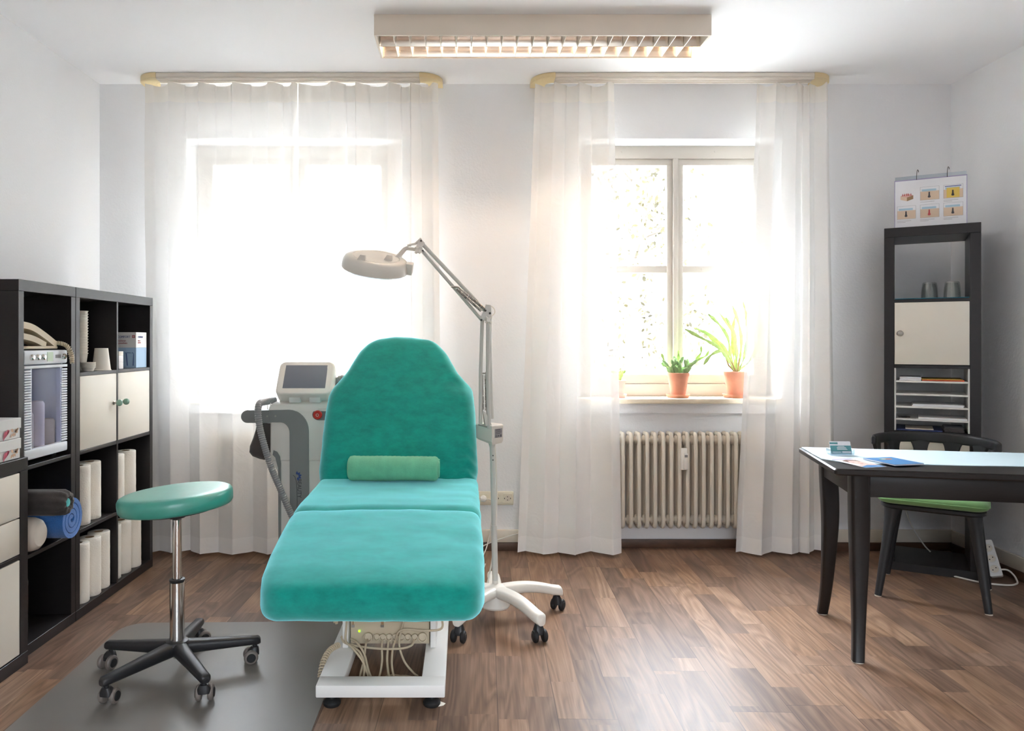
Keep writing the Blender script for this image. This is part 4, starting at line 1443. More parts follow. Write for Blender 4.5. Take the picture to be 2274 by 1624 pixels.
# ---------------------------------------------------------------- laser machine
lm = thing('beauty_machine', 'white beauty treatment machine with tilted grey screen behind the bed', 'machine', (-.79, 3.88, 0))
ML = Matrix.Translation((.79, -3.88, 0))
YF = 3.66
def LP(px, py, d=YF):
    return pnt(px, py, d)
b = B(); b.M = ML
b.box(-.955, -.600, YF, 4.10, .655, .925, bev=.012)
b.prism([(-.955, .70), (-.955, .66), (-.925, .62), (-.905, .58), (-.905, .03), (-.615, .03), (-.615, .70)], -4.08, -(YF + .004), m=Matrix.Rotation(R(90), 4, 'X'))
b.loft([[(-.960, YF - .004, .905), (-.596, YF - .004, .905), (-.596, 4.105, .905), (-.960, 4.105, .905)], [(-.957, YF - .002, .925), (-.598, YF - .002, .925), (-.598, 4.10, .94), (-.957, 4.10, .94)],
        [(-.945, YF + .012, .942), (-.61, YF + .012, .942), (-.61, 4.09, .965), (-.945, 4.09, .965)], [(-.925, YF + .035, .952), (-.63, YF + .035, .952), (-.63, 4.07, .97), (-.925, 4.07, .97)]])
b.build('body', M_white, lm, ang=50)
b = B(); b.M = ML
for (x, y) in ((-.87, 3.72), (-.65, 3.72), (-.87, 4.03), (-.65, 4.03)): b.cyl((x - .01, y, .0285), (x + .01, y, .0285), .028, n=20)
b.build('wheel', M_rubber, lm)
# gray hook-shaped front panel
def px2(px, py): 
    p = LP(px, py); return (p.x, p.z)
out = [px2(596, 911), px2(642, 910)]
for k in range(1, 9):
    a = R(90 - 90 * k / 8); out.append(px2(642 + 44 * math.cos(a), 958 - 48 * math.sin(a)))
out += [px2(687, 1245), px2(645, 1245)]
for k in range(0, 9):
    a = R(90 * k / 8); out.append(px2(624 + 20 * math.cos(a), 962 - 24 * math.sin(a)))
out += [px2(596, 938)]
b = B(); b.M = ML
MX = Matrix.Rotation(R(90), 4, 'X')
b.prism(out, -(YF + .003), -(YF - .010), m=MX)
b.build('gray_panel', M_gray, lm, ang=30)
hand = [px2(600, 911)] + [px2(551 + 14 * math.cos(R(a)), 925 - 14 * math.sin(R(a))) for a in range(90, 271, 15)] + [px2(600, 939)]
b = B(); b.M = ML
b.prism(hand, -(YF + .05), -(YF - .014), m=MX)
b.mi = 1
for px in (595, 613): 
    p = LP(px, 924); b.cyl((p.x, YF - .016, p.z), (p.x, YF - .010, p.z), .004, n=10)
b.build('side_handle', [M_gray, M_steel], lm, ang=30)
gs = [px2(608, 1000), px2(616, 1004), px2(622, 1014), px2(624, 1030), px2(624, 1200), px2(619, 1200), px2(618, 1040), px2(612, 1016), px2(606, 1010)]
b = B(); b.M = ML; b.prism(gs, -(YF + .01), -(YF - .006), m=MX); b.build('gray_trim', M_gray, lm, ang=0)
b = B(); b.M = ML
pl = [px2(708 + 16 * math.cos(R(a)) * .9, 921 - 12.5 * math.sin(R(a))) for a in range(90, 271, 15)] + [px2(752, 933.5), px2(752, 908.5)]
b.prism(pl, -(YF + .003), -(YF - .003), m=MX); b.build('switch_plate', M_gray, lm, ang=0)
b = B(); b.M = ML
p = LP(707, 921)
MM = Matrix.Translation((p.x, YF - .003, p.z)) @ Matrix.Rotation(R(90), 4, 'X')
b.lathe([(.0001, 0), (.018, 0), (.018, .008), (.022, .010), (.022, .020), (.018, .024), (.0001, .024)], n=24, m=MM)
b.mi = 1
b.lathe([(.005, .0242), (.0075, .0242), (.0075, .0248), (.005, .0248), (.005, .0242)], n=20, m=MM, cap=False)
b.build('emergency_stop', [M_red, M_cream], lm)
# logo and lettering
b = B(); b.M = ML
c = Vector(px2(664, 1055))
b.mi = 0
for a in (-70, -28, 12, 50, 88):
    d = Vector((math.cos(R(a)), math.sin(R(a)))); n_ = Vector((-d.y, d.x))
    o_ = c - Vector((.008, .004))
    pts = [o_ + d * .006, o_ + d * .014 - n_ * .0062, o_ + d * .025, o_ + d * .014 + n_ * .0062]
    b.face([b.v((p_.x, YF - .0108 - .0001 * (a + 90) / 180, p_.y)) for p_ in pts])
b.mi = 1
b.tube([Vector((px2(px, py)[0], YF - .0103, px2(px, py)[1])) for px, py in ((652, 1055), (656, 1058), (659, 1068), (660.5, 1085), (661, 1105), (661, 1160))], .0012, n=6)
p = px2(662, 1063)
b.text('BEAUTY', .027, Matrix.Translation((p[0], YF - .0105, p[1])) @ Matrix.Rotation(R(90), 4, 'Y') @ Matrix.Rotation(R(90), 4, 'X'), depth=.0003, sx=.95)
b.build('logo_lettering', [M_blueprint, M_darkprint], lm, ang=0, flip=False)
# tilted screen head
sh = B()
tilt = R(-36)
MS_ = ML @ Matrix.Translation((-.788, 3.64, .990)) @ Matrix.Rotation(tilt, 4, 'X')
sh.M = MS_
outl = rrect(.278, .196, .030)
def ring(sc, y): return [(p[0] * sc, y, .098 + p[1] * (sc if sc == 1 else 1 - (1 - sc) * 1.4)) for p in outl]
sh.loft([ring(.90, .088), ring(.96, .084), ring(1, .07), ring(1, .012), ring(.985, .004), ring(.96, 0), ring(.93, -.001)])
sh.build('screen_housing', M_white, lm, ang=40)
b = B(); b.M = MS_
b.box(-.105, .105, -.0025, .001, .034, .170, bev=.001)
b.build('screen', M_screen, lm)
b = B(); b.M = ML
for x in (-.835, -.735): b.box(x - .028, x + .028, 3.665, 3.76, .945, 1.01, bev=.004)
b.build('screen_mount', M_whitemetal, lm)
def hosepath(b, pts, r):
    P = spline(pts, 10)
    # resample evenly
    D = [0]
    for p0, p1 in zip(P, P[1:]): D.append(D[-1] + (p1 - p0).length)
    n = int(D[-1] / .0022)
    Q, rr = [], []
    i = 0
    for k in range(n + 1):
        t = D[-1] * k / n
        while i < len(D) - 2 and D[i + 1] < t: i += 1
        f = (t - D[i]) / max(1e-9, D[i + 1] - D[i])
        Q.append(P[i].lerp(P[i + 1], f))
        rr.append(r * (1 + .10 * math.sin(2 * PI * t / .0105)))
    b.tube(Q, rr, n=14)
b = B(); b.M = ML
hosepath(b, [(-.945, 3.72, .955), LP(588, 893, 3.66), LP(577, 896, 3.60), LP(573, 912, 3.57), LP(576, 945, 3.57), LP(587, 990, 3.57), LP(603, 1040, 3.57), LP(622, 1085, 3.57), LP(640, 1128, 3.57), LP(662, 1175, 3.575), LP(690, 1235, 3.59), LP(706, 1300, 3.60)], .0155)
b.build('front_hose', M_hose, lm, ang=60)
b = B(); b.M = ML
hosepath(b, [(-.655, 3.80, .95), (-.650, 3.79, 1.00), (-.640, 3.785, 1.045), (-.618, 3.78, 1.062), (-.595, 3.78, 1.045), (-.575, 3.78, .98), (-.555, 3.79, .80), (-.55, 3.80, .5)], .017)
b.build('rear_hose', M_hose, lm, ang=60)
b = B(); b.M = ML
b.tube(spline([LP(595, 910, 3.68), LP(593, 893, 3.68), LP(595, 888, 3.68), LP(600, 890, 3.68), LP(601, 905, 3.68)], 5), .0022, n=6)
b.build('wire_hook', M_whitemetal, lm)
bg = thing('cloth_bag', 'dark grey cloth bag hanging from the machine side handle', 'bag', (-1.005, 3.76, .84))
b = B(); b.M = Matrix.Translation((1.005, -3.76, -.84))
loops = []
for k, (z, hw, hy, cx) in enumerate(((.842, .040, .016, -1.000), (.80, .046, .022, -1.003), (.76, .052, .028, -1.010), (.72, .060, .033, -1.018), (.69, .062, .034, -1.018), (.672, .054, .030, -1.012), (.660, .034, .02, -1.0), (.656, .012, .008, -.998))):
    loops.append([(cx + hw * math.cos(2 * PI * j / 28) * (1 + .05 * math.sin(5 * 2 * PI * j / 28)), 3.745 + hy * math.sin(2 * PI * j / 28), z + .006 * math.sin(2 * PI * j / 28 * 2)) for j in range(28)])
b.loft(loops); b.build('pouch', M_darkgray, bg, ang=60)

# ---------------------------------------------------------------- casters (shared by the stool and the lamp)
def caster(parent, x, y, z, top, heading, m_tyre, rad=.027):
    c = B()
    MM = fr(x, y, z, heading)
    c.M = MM
    c.cyl((0, 0, top - .012), (0, 0, top + .008), .008, n=12)
    c.loft([[(.006 + px_ * 1.0, py_, zz) for px_, py_ in rrect(.042, .046, .014, 3)] for zz in (rad + .006, rad + .02)] + [[(px_ * .6, py_ * .6, top - .006) for px_, py_ in rrect(.042, .046, .014, 3)]])
    o = c.build('caster', M_blackplastic, parent)
    for s in (-1, 1):
        w = B(); w.M = MM
        W2 = Matrix.Translation((.016, s * .020, rad)) @ Matrix.Rotation(R(90), 4, 'X')
        w.mi = 0
        w.lathe([(.0001, -.010), (rad - .008, -.010), (rad - .004, -.009), (rad, -.004), (rad, .004), (rad - .004, .009), (rad - .008, .010), (.0001, .010)], n=28, m=W2)
        w.mi = 1
        w.lathe([(.0001, -s * .0102), (rad - .010, -s * .0102), (rad - .012, -s * .0125), (.0001, -s * .0125)], n=24, m=W2)
        w.build('wheel', [m_tyre, M_rubber], o)
    return o
def star_leg(b, a, L_, z0, z1, w0, w1, h0, h1, arch=.0):
    """one leg of a five-star base, from the hub outwards"""
    loops = []
    n = 14
    for k in range(n + 1):
        t = k / n
        r_ = .012 + (L_ - .012) * t
        zt = z0 + (z1 - z0) * t + arch * math.sin(PI * t)
        w = w0 + (w1 - w0) * t ** .7
        h = h0 + (h1 - h0) * t
        if k == n: w *= .7; zt -= .004; h -= .006
        if k == n - 1: r_ = L_ - .008
        lp = [(px_, py_) for px_, py_ in rrect(w, h, min(w, h) * .36, 3)]
        loops.append([(r_, p_[0], zt - h / 2 + p_[1]) for p_ in lp])
    b.M = b.M @ Matrix.Rotation(a, 4, 'Z')
    b.loft(loops)

# ---------------------------------------------------------------- stool
st = thing('rolling_stool', 'round turquoise stool with chrome column on a black five-star base', 'stool', (-1.072, 2.78, .0038))
tm = Matrix.Rotation(R(-4.5), 4, 'Y')
b = B(); b.M = Matrix.Translation((0, 0, .606)) @ tm
b.lathe([(.0001, .016), (.186, .016), (.197, .019), (.203, .028), (.2045, .048), (.204, .062), (.199, .072), (.188, .0775), (.16, .080), (.08, .081), (.0001, .081)], n=72)
b.build('seat', M_vinyl, st, ang=60)
b = B(); b.M = Matrix.Translation((0, 0, .606)) @ tm
b.lathe([(.0001, .004), (.140, .004), (.146, .008), (.146, .0155), (.0001, .0155)], n=48)
b.lathe([(.0001, -.022), (.028, -.022), (.034, .004), (.0001, .004)], n=24)
b.build('seat_plate', M_blackplastic, st)
b = B()
b.lathe([(.0165, .34), (.0165, .578), (.0001, .578)], n=28, cap=False); b.build('piston', M_chrome, st)
b = B()
b.lathe([(.0001, .062), (.014, .062), (.015, .09), (.0265, .095), (.0265, .345), (.022, .347), (.0001, .347)], n=36); b.build('column', M_chrome, st)
b = B()
b.lathe([(.0265, .347), (.028, .350), (.028, .356), (.018, .358), (.017, .350)], n=32, cap=False); b.build('collar', M_blackplastic, st)
b = B(); b.lathe([(.0001, .086), (.030, .086), (.045, .094), (.047, .115), (.040, .126), (.028, .130), (.0001, .130)], n=32); b.build('hub', M_blackplastic, st)
for k, a in enumerate((22, 94, 168, 238, 309)):
    b = B(); star_leg(b, R(a), .302, .128, .098, .060, .036, .052, .028)
    b.build('leg', M_blackplastic, st, ang=50)
    caster(st, .282 * math.cos(R(a)), .282 * math.sin(R(a)), 0, .068, R((200, 40, 250, 80, 100)[k]), M_castergray)

# chair mat
b = B()
o = []
for (cx, cy, a0) in ((-.487 - .10, 3.305 - .10, 0), (-1.50 + .11, 3.300 - .11, 90), (-1.455 + .1, 1.95, 180), (-.487 - .1, 1.95, 270)):
    for k in range(9):
        a = R(a0 + 90 * k / 8); o.append((cx + .1 * math.cos(a), cy + .1 * math.sin(a)))
cm_ = tag(b.prism(o, .0006, .0030).build('chair_mat', M_floormat, ang=30), 'translucent grey floor mat under the turquoise stool', 'mat')

# ---------------------------------------------------------------- magnifier lamp on its stand
LX, LY = .142, 3.35
ml = thing('magnifier_lamp', 'white magnifier lamp on a jointed arm and five-wheeled white stand', 'lamp', (LX, LY, 0))
MLm = Matrix.Translation((-LX, -LY, 0))
b = B(); b.lathe([(.0001, .055), (.062, .055), (.066, .062), (.056, .105), (.054, .125), (.050, .145), (.030, .152), (.014, .158), (.014, .172), (.0001, .172)], n=40); b.build('base_hub', M_lamp, ml)
for k, a in enumerate((18, 90, 162, 238, 304)):
    b = B(); star_leg(b, R(a), .326, .148, .108, .066, .052, .048, .042, arch=.020)
    b.build('leg', M_lamp, ml, ang=50)
    caster(ml, .302 * math.cos(R(a)), .302 * math.sin(R(a)), 0, .077, R((60, 120, 200, 255, 285)[k]), M_rubber, rad=.026)
pt = Vector((.127, 3.35, .80))
b = B(); b.M = MLm
b.tube([(LX, LY, .15), (LX - .006, LY, .42)], .0135, n=20); b.tube([(LX - .006, LY, .42), (pt.x + .001, LY, .77)], .0115, n=20)
b.tube([(pt.x + .001, LY, .77), (pt.x, LY, .80)], [.0115, .02], n=20)
b.mi = 1
for z in (.715, .735): b.ball((pt.x + .004, LY - .011, z), .003, n=6)
b.build('pole', [M_lampmetal, M_darkmetal], ml)
BXM = MLm @ Matrix.Translation((.116, 3.370, .79)) @ Matrix.Rotation(R(45), 4, 'Z')
b = B(); b.M = BXM
hx_, hy_ = .0375, .050
b.loft([[(-hx_ + .008, -hy_ + .004, -.004), (hx_ - .004, -hy_ + .004, 0), (hx_ - .004, hy_ - .012, .01), (-hx_ + .004, hy_ - .012, .014)],
        [(-hx_, -hy_, .010), (hx_, -hy_, .012), (hx_, hy_, .022), (-hx_, hy_, .024)],
        [(-hx_, -hy_, .080), (hx_, -hy_, .080), (hx_, hy_, .080), (-hx_, hy_, .080)],
        [(-hx_ + .005, -hy_ + .005, .086), (hx_ - .005, -hy_ + .005, .086), (hx_ - .005, hy_ - .005, .086), (-hx_ + .005, hy_ - .005, .086)]])
b.build('power_box', M_lamp, ml, ang=20)
b = B(); b.M = BXM
b.mi = 0
b.box(-.019, .030, -hy_ - .0008, -hy_ + .001, .026, .066)
b.mi = 1
F_ = Matrix.Translation((0, -hy_ - .001, 0)) @ Matrix.Rotation(R(90), 4, 'X')
b.text('CE', .012, Matrix.Translation((-.015, 0, .029)) @ F_)
for k, (w, z) in enumerate(((.030, .060), (.036, .055), (.038, .051), (.034, .047), (.028, .043))): b.box(-.012, -.012 + w, -hy_ - .0013, -hy_ - .0007, z, z + (.0025 if k == 0 else .0012))
b.box(.004, .010, -hy_ - .0013, -hy_ - .0007, .031, .037); b.box(.018, .024, -hy_ - .0013, -hy_ - .0007, .029, .039)
b.build('rating_label', [M_grayprint, M_darkprint], ml, ang=0)
def LQ(px, py, d=3.335): return pnt(px, py, d)
# lower arm
el = LQ(1079, 702)
b = B(); b.M = MLm
for (p0, p1, r_) in ((LQ(1067, 944, 3.33), LQ(1071, 702, 3.33), .0082), (LQ(1086, 952, 3.325), LQ(1084, 702, 3.325), .0095), (LQ(1092, 930, 3.36), LQ(1087, 702, 3.36), .0095)):
    b.tube([p0, (p0 + p1) / 2 + Vector((-.003, 0, 0)), p1], r_, n=12)
b.build('lower_arm', M_lampmetal, ml)
b = B(); b.M = MLm
for (x0, x1) in ((1072, 1070.5), (1080, 1078.5)):
    p0, p1 = LQ(x0, 911, 3.345), LQ(x1, 833, 3.345)
    coil(b, [p0, p1], .0022, .0048, 26, n=5)
    b.tube([p1, LQ(x1, 826, 3.345)], .002, n=6); b.tube([p0, LQ(x0 + 4, 942, 3.345)], .002, n=6)
b.tube([LQ(1066, 829, 3.345), LQ(1088, 830, 3.345)], .003, n=8)
b.tube([LQ(1062, 943, 3.325), LQ(1088, 950, 3.325)], .0035, n=8)
b.build('spring', M_steel, ml)
b = B(); b.M = MLm
b.loft([[LQ(px, py, 3.318) for px, py in ((1072, 912), (1080, 918), (1088, 938), (1094, 946), (1078, 946))], [LQ(px, py, 3.36) for px, py in ((1072, 912), (1080, 918), (1088, 938), (1094, 946), (1078, 946))]])
b.build('lower_bracket', M_lampmetal, ml, ang=0)
# elbow
b = B(); b.M = MLm
o_ = ((1066, 708), (1072, 694), (1078, 690), (1078, 676), (1090, 678), (1091, 690), (1092, 708), (1084, 716))
b.loft([[LQ(px, py, 3.318) for px, py in o_], [LQ(px, py, 3.355) for px, py in o_]])
b.mi = 1
for px, py in ((1078, 690), (1088, 696), (1069, 711)): b.cyl(LQ(px, py, 3.312), LQ(px, py, 3.36), .005, n=10)
b.build('elbow_bracket', [M_lampmetal, M_darkmetal], ml, ang=0)
def xknob(c, r_, d):
    b = B(); b.M = MLm
    for a in (50, 130):
        dv = Vector((math.cos(R(a)), 0, math.sin(R(a)))) * r_
        b.tube([c - dv, c - dv * .3, c + dv * .3, c + dv], [.0055, .0065, .0065, .0055], n=10)
    b.cyl(c - Vector((0, .01, 0)), c + Vector((0, .03, 0)), .009, n=16)
    return b.build('clamp_knob', M_lamp, ml)
xknob(LQ(1085, 711, 3.30), .019, 0)
# upper arm, leaning gently towards the viewer
b = B(); b.M = MLm
b.tube([LQ(1069, 710, 3.325), LQ(940, 560, 3.19)], .0075, n=12)
b.tube([LQ(1084, 697, 3.345), LQ(936, 540, 3.21)], .0085, n=12)
b.build('upper_arm', M_lampmetal, ml)
b = B(); b.M = MLm
for (a0, a1, q) in (((1079, 689), (1019, 641), 3.325), ((1068, 690), (1015, 643), 3.30)):
    coil(b, [pnt(*a0, q), pnt(*a1, q - .06)], .0022, .0052, 30, n=5)
b.tube([LQ(1002, 637, 3.235), LQ(1017, 638, 3.25), LQ(1022, 642, 3.255)], .004, n=8)
b.build('spring', M_steel, ml)
# cable loop at the elbow and down the arm
b = B(); b.M = MLm
b.tube(spline([LQ(1070, 690, 3.34), LQ(1076, 682, 3.35), LQ(1087, 679, 3.36), LQ(1097, 685, 3.36), LQ(1099, 695, 3.36), LQ(1092, 702, 3.36)], 6), .0026, n=6)
b.build('cable_loop', M_whitecable, ml)
# neck joints between arm and head
b = B(); b.M = MLm
o_ = ((930, 531), (937, 533), (944, 540), (938, 548), (939, 557), (936, 563), (926, 560), (924, 548), (927, 540))
b.loft([[LQ(px, py, 3.18) for px, py in o_], [LQ(px, py, 3.225) for px, py in o_]])
b.tube([LQ(935, 530, 3.20), LQ(922, 542, 3.195), LQ(914, 543, 3.19), LQ(904, 546, 3.185)], .0052, n=10)
b.tube([LQ(930, 556, 3.195), LQ(915, 553, 3.185), LQ(903, 552, 3.175)], .0078, n=12)
b.tube([LQ(906, 550, 3.175), LQ(899, 553, 3.17), LQ(889, 565, 3.165), LQ(877, 578, 3.16)], [.0085, .0095, .0105, .012], n=12)
b.mi = 1
for px, py in ((935, 535), (939, 557)): b.cyl(LQ(px, py, 3.172), LQ(px, py, 3.23), .0045, n=10)
b.build('neck', [M_lamp, M_darkmetal], ml, ang=40)
xknob(LQ(928, 556, 3.16), .017, 0)
# head
hc = pnt(834, 584, 3.12)
HM = MLm @ Matrix.Translation(hc) @ Matrix.Rotation(R(9), 4, 'Y') @ Matrix.Rotation(R(20), 4, 'X')
b = B(); b.M = HM
b.lathe([(.0001, .026), (.085, .027), (.094, .027), (.096, .0245), (.100, .0275), (.118, .026), (.130, .018), (.137, .004), (.139, -.014), (.139, -.026), (.131, -.026), (.128, -.012), (.07, -.008), (.0001, -.008)], n=72)
b.build('lamp_head', M_lamp, ml, ang=40)
b = B(); b.M = HM; b.lathe([(.138, -.0265), (.136, -.0305), (.066, -.0305), (.066, -.0265)], n=64, cap=False); b.build('diffuser', M_acrylic, ml)
b = B(); b.M = HM; b.lathe([(.0001, -.012), (.064, -.014), (.064, -.020), (.0001, -.026)], n=48); b.build('lens', M_acrylic, ml)
b = B(); b.M = HM
for (x, y) in ((-.045, -.085), (.055, -.02)):
    b.loft([[(x - .020, y - .010, .024), (x + .016, y - .010, .024), (x + .016, y + .012, .024), (x - .020, y + .012, .024)], [(x - .008, y - .006, .048), (x + .012, y - .006, .048), (x + .012, y + .008, .048), (x - .008, y + .008, .048)]])
b.build('cover_catch', M_lamp, ml, ang=20)
b = B(); b.M = HM
b.box(.128, .158, -.020, .025, -.026, .022, bev=.004)
b.build('switch_box', M_lamp, ml)
# its power cable
b = B(); b.M = MLm
b.tube(spline([(.138, 3.385, .80), (.146, 3.40, .70), (.150, 3.41, .50), (.138, 3.42, .30), (.112, 3.42, .15), (.085, 3.43, .06), (.06, 3.46, .012), (.055, 3.6, .006), (.08, 3.9, .006), (.12, 4.15, .006)], 8), .0038, n=8)
b.build('power_cable', M_whitecable, ml)

# ---------------------------------------------------------------- wall sockets behind the lamp stand
so = thing('triple_socket', 'cream triple wall socket beside the magnifier lamp pole', 'socket', (.195, YB - .0005, .312))
b = B(); b.box(-.114, .102, -.010, 0, -.041, .041, bev=.006, seg=3); b.build('frame_plate', M_socket, so)
for k in range(3):
    x = -.078 + k * .072
    b = B()
    F_ = Matrix.Translation((x, -.0095, 0)) @ Matrix.Rotation(R(90), 4, 'X')
    b.prism(rrect(.055, .055, .006), 0, .004, m=F_)
    b.lathe([(.022, .0040), (.0215, .0046), (.0190, .0046), (.0188, .0042)], n=32, m=F_, cap=False)
    b.mi = 1
    b.lathe([(.0001, .0042), (.0188, .0042), (.0188, .0044), (.0001, .0044)], n=32, m=F_)
    b.mi = 2
    for zz in (-.0095, .0095): b.lathe([(.0001, .0043), (.0028, .0043), (.0028, .0048), (.0001, .0048)], n=10, m=F_ @ Matrix.Translation((0, zz, 0)))
    for xx in (-.018, .018): b.box(x + xx - .002, x + xx + .002, -.0150, -.0135, -.004, .004)
    b.build('socket', [M_socket, M_base, M_darkmetal], so)
pg = thing('power_plug', 'white angled plug and cable in the leftmost wall socket', 'plug', (.117, YB - .0155, .312))
b = B(); F_ = Matrix.Translation((0, .0, 0)) @ Matrix.Rotation(R(90), 4, 'X')
b.lathe([(.0001, .0), (.019, .0), (.0195, .012), (.015, .020), (.0001, .021)], n=28, m=F_); b.box(-.018, .012, -.036, -.016, -.012, .010, bev=.004); b.build('plug_body', M_whitemetal, pg)
b = B(); b.tube(spline([(.012, -.028, 0), (.035, -.034, .002), (.055, -.04, -.02), (.050, -.05, -.1), (.035, -.06, -.2), (.015, -.09, -.27), (-.02, -.25, -.304), (-.03, -.6, -.305), (-.04, -.85, -.305)], 8), .0034, n=8); b.build('cable', M_whitecable, pg)
fc = tag(B().tube(spline([(.05, 4.36, .006), (.12, 4.385, .045), (.20, 4.405, .072), (.29, 4.415, .098), (.36, 4.42, .115)], 8), .0034, n=8).build('thin_cable', M_whitecable),
         'thin white cable rising along the baseboard towards the open window curtain', 'cable')
jb = tag(B().box(.335, .375, YB - .0185, YB - .0005, .126, .225, bev=.004).build('cable_outlet', M_socket), 'small cream outlet box low on the wall at the curtain edge', 'outlet')
# ---------------------------------------------------------------- potted plants on the sill
def pot(b, r0, r1, h):
    b.lathe([(.0001, .012), (r0, .012), (r1 - .004, h - .018), (r1 - .004, h - .020), (r1, h - .020), (r1 + .002, h - .001), (r1 - .004, h), (r1 - .008, h - .012), (.0001, h - .012)], n=36)
def saucer(b, r):
    b.lathe([(.0001, 0), (r - .010, 0), (r, .014), (r + .002, .020), (r - .003, .020), (r - .012, .008), (.0001, .008)], n=36)
def pot_parts(root, r0, r1, h, m=None, rs=None):
    b = B(); saucer(b, rs or r1 + .004); b.build('saucer', m or M_terracotta, root, ang=40)
    b = B(); pot(b, r0, r1, h); b.build('pot', m or M_terracotta, root, ang=40)
    b = B(); b.lathe([(.0001, h - .011), (r1 - .009, h - .011), (.0001, h - .005)], n=24, cap=False); b.build('soil', M_soil, root)
SZL = .9095
p1 = thing('potted_cactus', 'small bushy pad cactus in a terracotta pot on the window sill', 'plant', (1.298, 4.505, SZL), 0, group='potted plants on the sill')
pot_parts(p1, .043, .066, .150)
rg = random.Random(11)
def pad(b, base, d, ln, wd, th):
    d = Vector(d).normalized()
    side = d.cross(Vector((rg.uniform(-.4, .4), -1, rg.uniform(-.3, .3)))).normalized()
    nn = d.cross(side)
    loops = []
    for k in range(9):
        t = k / 8
        w = wd * (math.sin(PI * min(1, t * .93 + .07)) ** .6) * (.75 + .35 * t)
        if k == 8: w = wd * .12
        loops.append([base + d * ln * t + side * math.cos(2 * PI * j / 10) * w + nn * math.sin(2 * PI * j / 10) * th * (w / wd) for j in range(10)])
    b.loft(loops)
    return base + d * ln * .92
b = B()
for k in range(15):
    a = rg.uniform(0, 2 * PI); rr = rg.uniform(.005, .045)
    base = Vector((rr * math.cos(a), rr * math.sin(a), .140))
    d = (math.cos(a) * rg.uniform(.2, 1.1) * (rr / .045 + .25), math.sin(a) * .5 * rr / .045, 1)
    e = pad(b, base, d, rg.uniform(.05, .075), rg.uniform(.013, .02), .007)
    for q in range(rg.choice((1, 1, 2))):
        e2 = pad(b, e, (d[0] + rg.uniform(-.7, .7), rg.uniform(-.3, .3), rg.uniform(.5, 1.2)), rg.uniform(.035, .06), rg.uniform(.010, .015), .006)
b.build('cactus_pads', M_cactus2, p1, ang=60)
def flatstem(b, pts, w, seedk):
    P = spline(pts, 9)
    m = len(P)
    loops = []
    for i, p in enumerate(P):
        d = (P[min(i + 1, m - 1)] - P[max(i - 1, 0)]).normalized()
        s_ = d.cross(Vector((0, -1, .15))).normalized(); n_ = d.cross(s_)
        t = i / (m - 1)
        ww = w * (.55 + .55 * abs(math.sin(t * 9 + seedk))) * (1 if t < .9 else .35 + .65 * (1 - t) / .1)
        if t < .25: ww *= .6
        loops.append([p + s_ * ww, p + n_ * .0035, p - s_ * ww, p - n_ * .0035])
    b.loft(loops)
b = B()
def pp(px, py, dy=0): return Vector((pnt(px, py, 4.505 + dy))) - Vector((1.298, 4.505, SZL))
for k, pts in enumerate(([(1522, 824, 0), (1540, 806, .01), (1556, 785, 0), (1557, 768, 0)], [(1528, 822, 0), (1550, 800, -.02), (1568, 790, -.02), (1575, 777, -.03)], [(1500, 822, 0), (1506, 800, .02), (1507, 778, .02)], [(1490, 824, 0), (1477, 806, 0), (1469, 785, 0)])):
    flatstem(b, [pp(*q) for q in pts], .0075, k)
b.build('flat_stems', M_cactus, p1, ang=60)
p2 = thing('potted_cactus', 'large orchid cactus with long flat stems in a terracotta pot, by the right curtain', 'plant', (1.645, 4.505, SZL), 0, group='potted plants on the sill')
pot_parts(p2, .046, .070, .158)
def pq(px, py, dy=0): return Vector((pnt(px, py, 4.505 + dy))) - Vector((1.645, 4.505, SZL))
st_ = [[(1630, 824, 0), (1612, 790, -.02), (1590, 768, -.03), (1556, 750, -.04), (1519, 730, -.05)],
       [(1632, 824, 0), (1618, 790, 0), (1600, 762, .02), (1572, 742, .03), (1540, 727, .04)],
       [(1632, 824, 0), (1622, 785, 0), (1616, 750, 0), (1598, 722, 0), (1572, 697, .0)],
       [(1634, 824, 0), (1634, 790, .02), (1630, 750, .03), (1618, 722, .03), (1597, 695, .02)],
       [(1636, 824, 0), (1636, 780, -.02), (1630, 740, -.03), (1612, 705, -.03)],
       [(1638, 824, 0), (1644, 790, .01), (1646, 750, 0), (1638, 710, 0), (1627, 680, 0)],
       [(1640, 824, 0), (1652, 795, -.01), (1659, 750, -.02), (1658, 705, -.02), (1650, 670, -.01)],
       [(1630, 822, 0), (1610, 790, -.03), (1598, 780, -.04), (1578, 790, -.05), (1562, 811, -.05)],
       [(1634, 824, 0), (1628, 780, .04), (1626, 740, .05), (1633, 700, .05)],
       [(1631, 824, 0), (1608, 778, .03), (1580, 752, .04), (1562, 733, .05)],
       [(1640, 824, 0), (1666, 800, .02), (1684, 760, .03), (1690, 710, .03)]]
for k, pts in enumerate(st_):
    b = B(); flatstem(b, [pq(*q) for q in pts], .0105, k * 1.3); b.build('flat_stem', M_cactus, p2, ang=60)
b = B()
for pts in ([(1634, 826, 0), (1626, 808, 0), (1616, 796, -.01)], [(1637, 826, 0), (1640, 806, 0), (1642, 795, .01)], [(1632, 826, 0), (1618, 812, .01), (1610, 790, .01)]):
    b.tube([pq(*q) for q in pts], [.006, .0055, .004], n=8)
b.build('woody_base', M_stem, p2)
p3 = thing('potted_plant', 'pinkish flower pot half hidden behind the curtain left of the radiator', 'plant', (.935, 4.51, SZL), 0, group='potted plants on the sill')
pot_parts(p3, .035, .047, .105, m=M_pinkpot, rs=.052)
b = B()
for k in range(6):
    a = k * 1.05
    flatstem(b, [(.01 * math.cos(a), .01 * math.sin(a), .09), (.02 * math.cos(a), .02 * math.sin(a), .13), (.045 * math.cos(a), .03 * math.sin(a), .165)], .008, k)
b.build('leaves', M_cactus, p3)

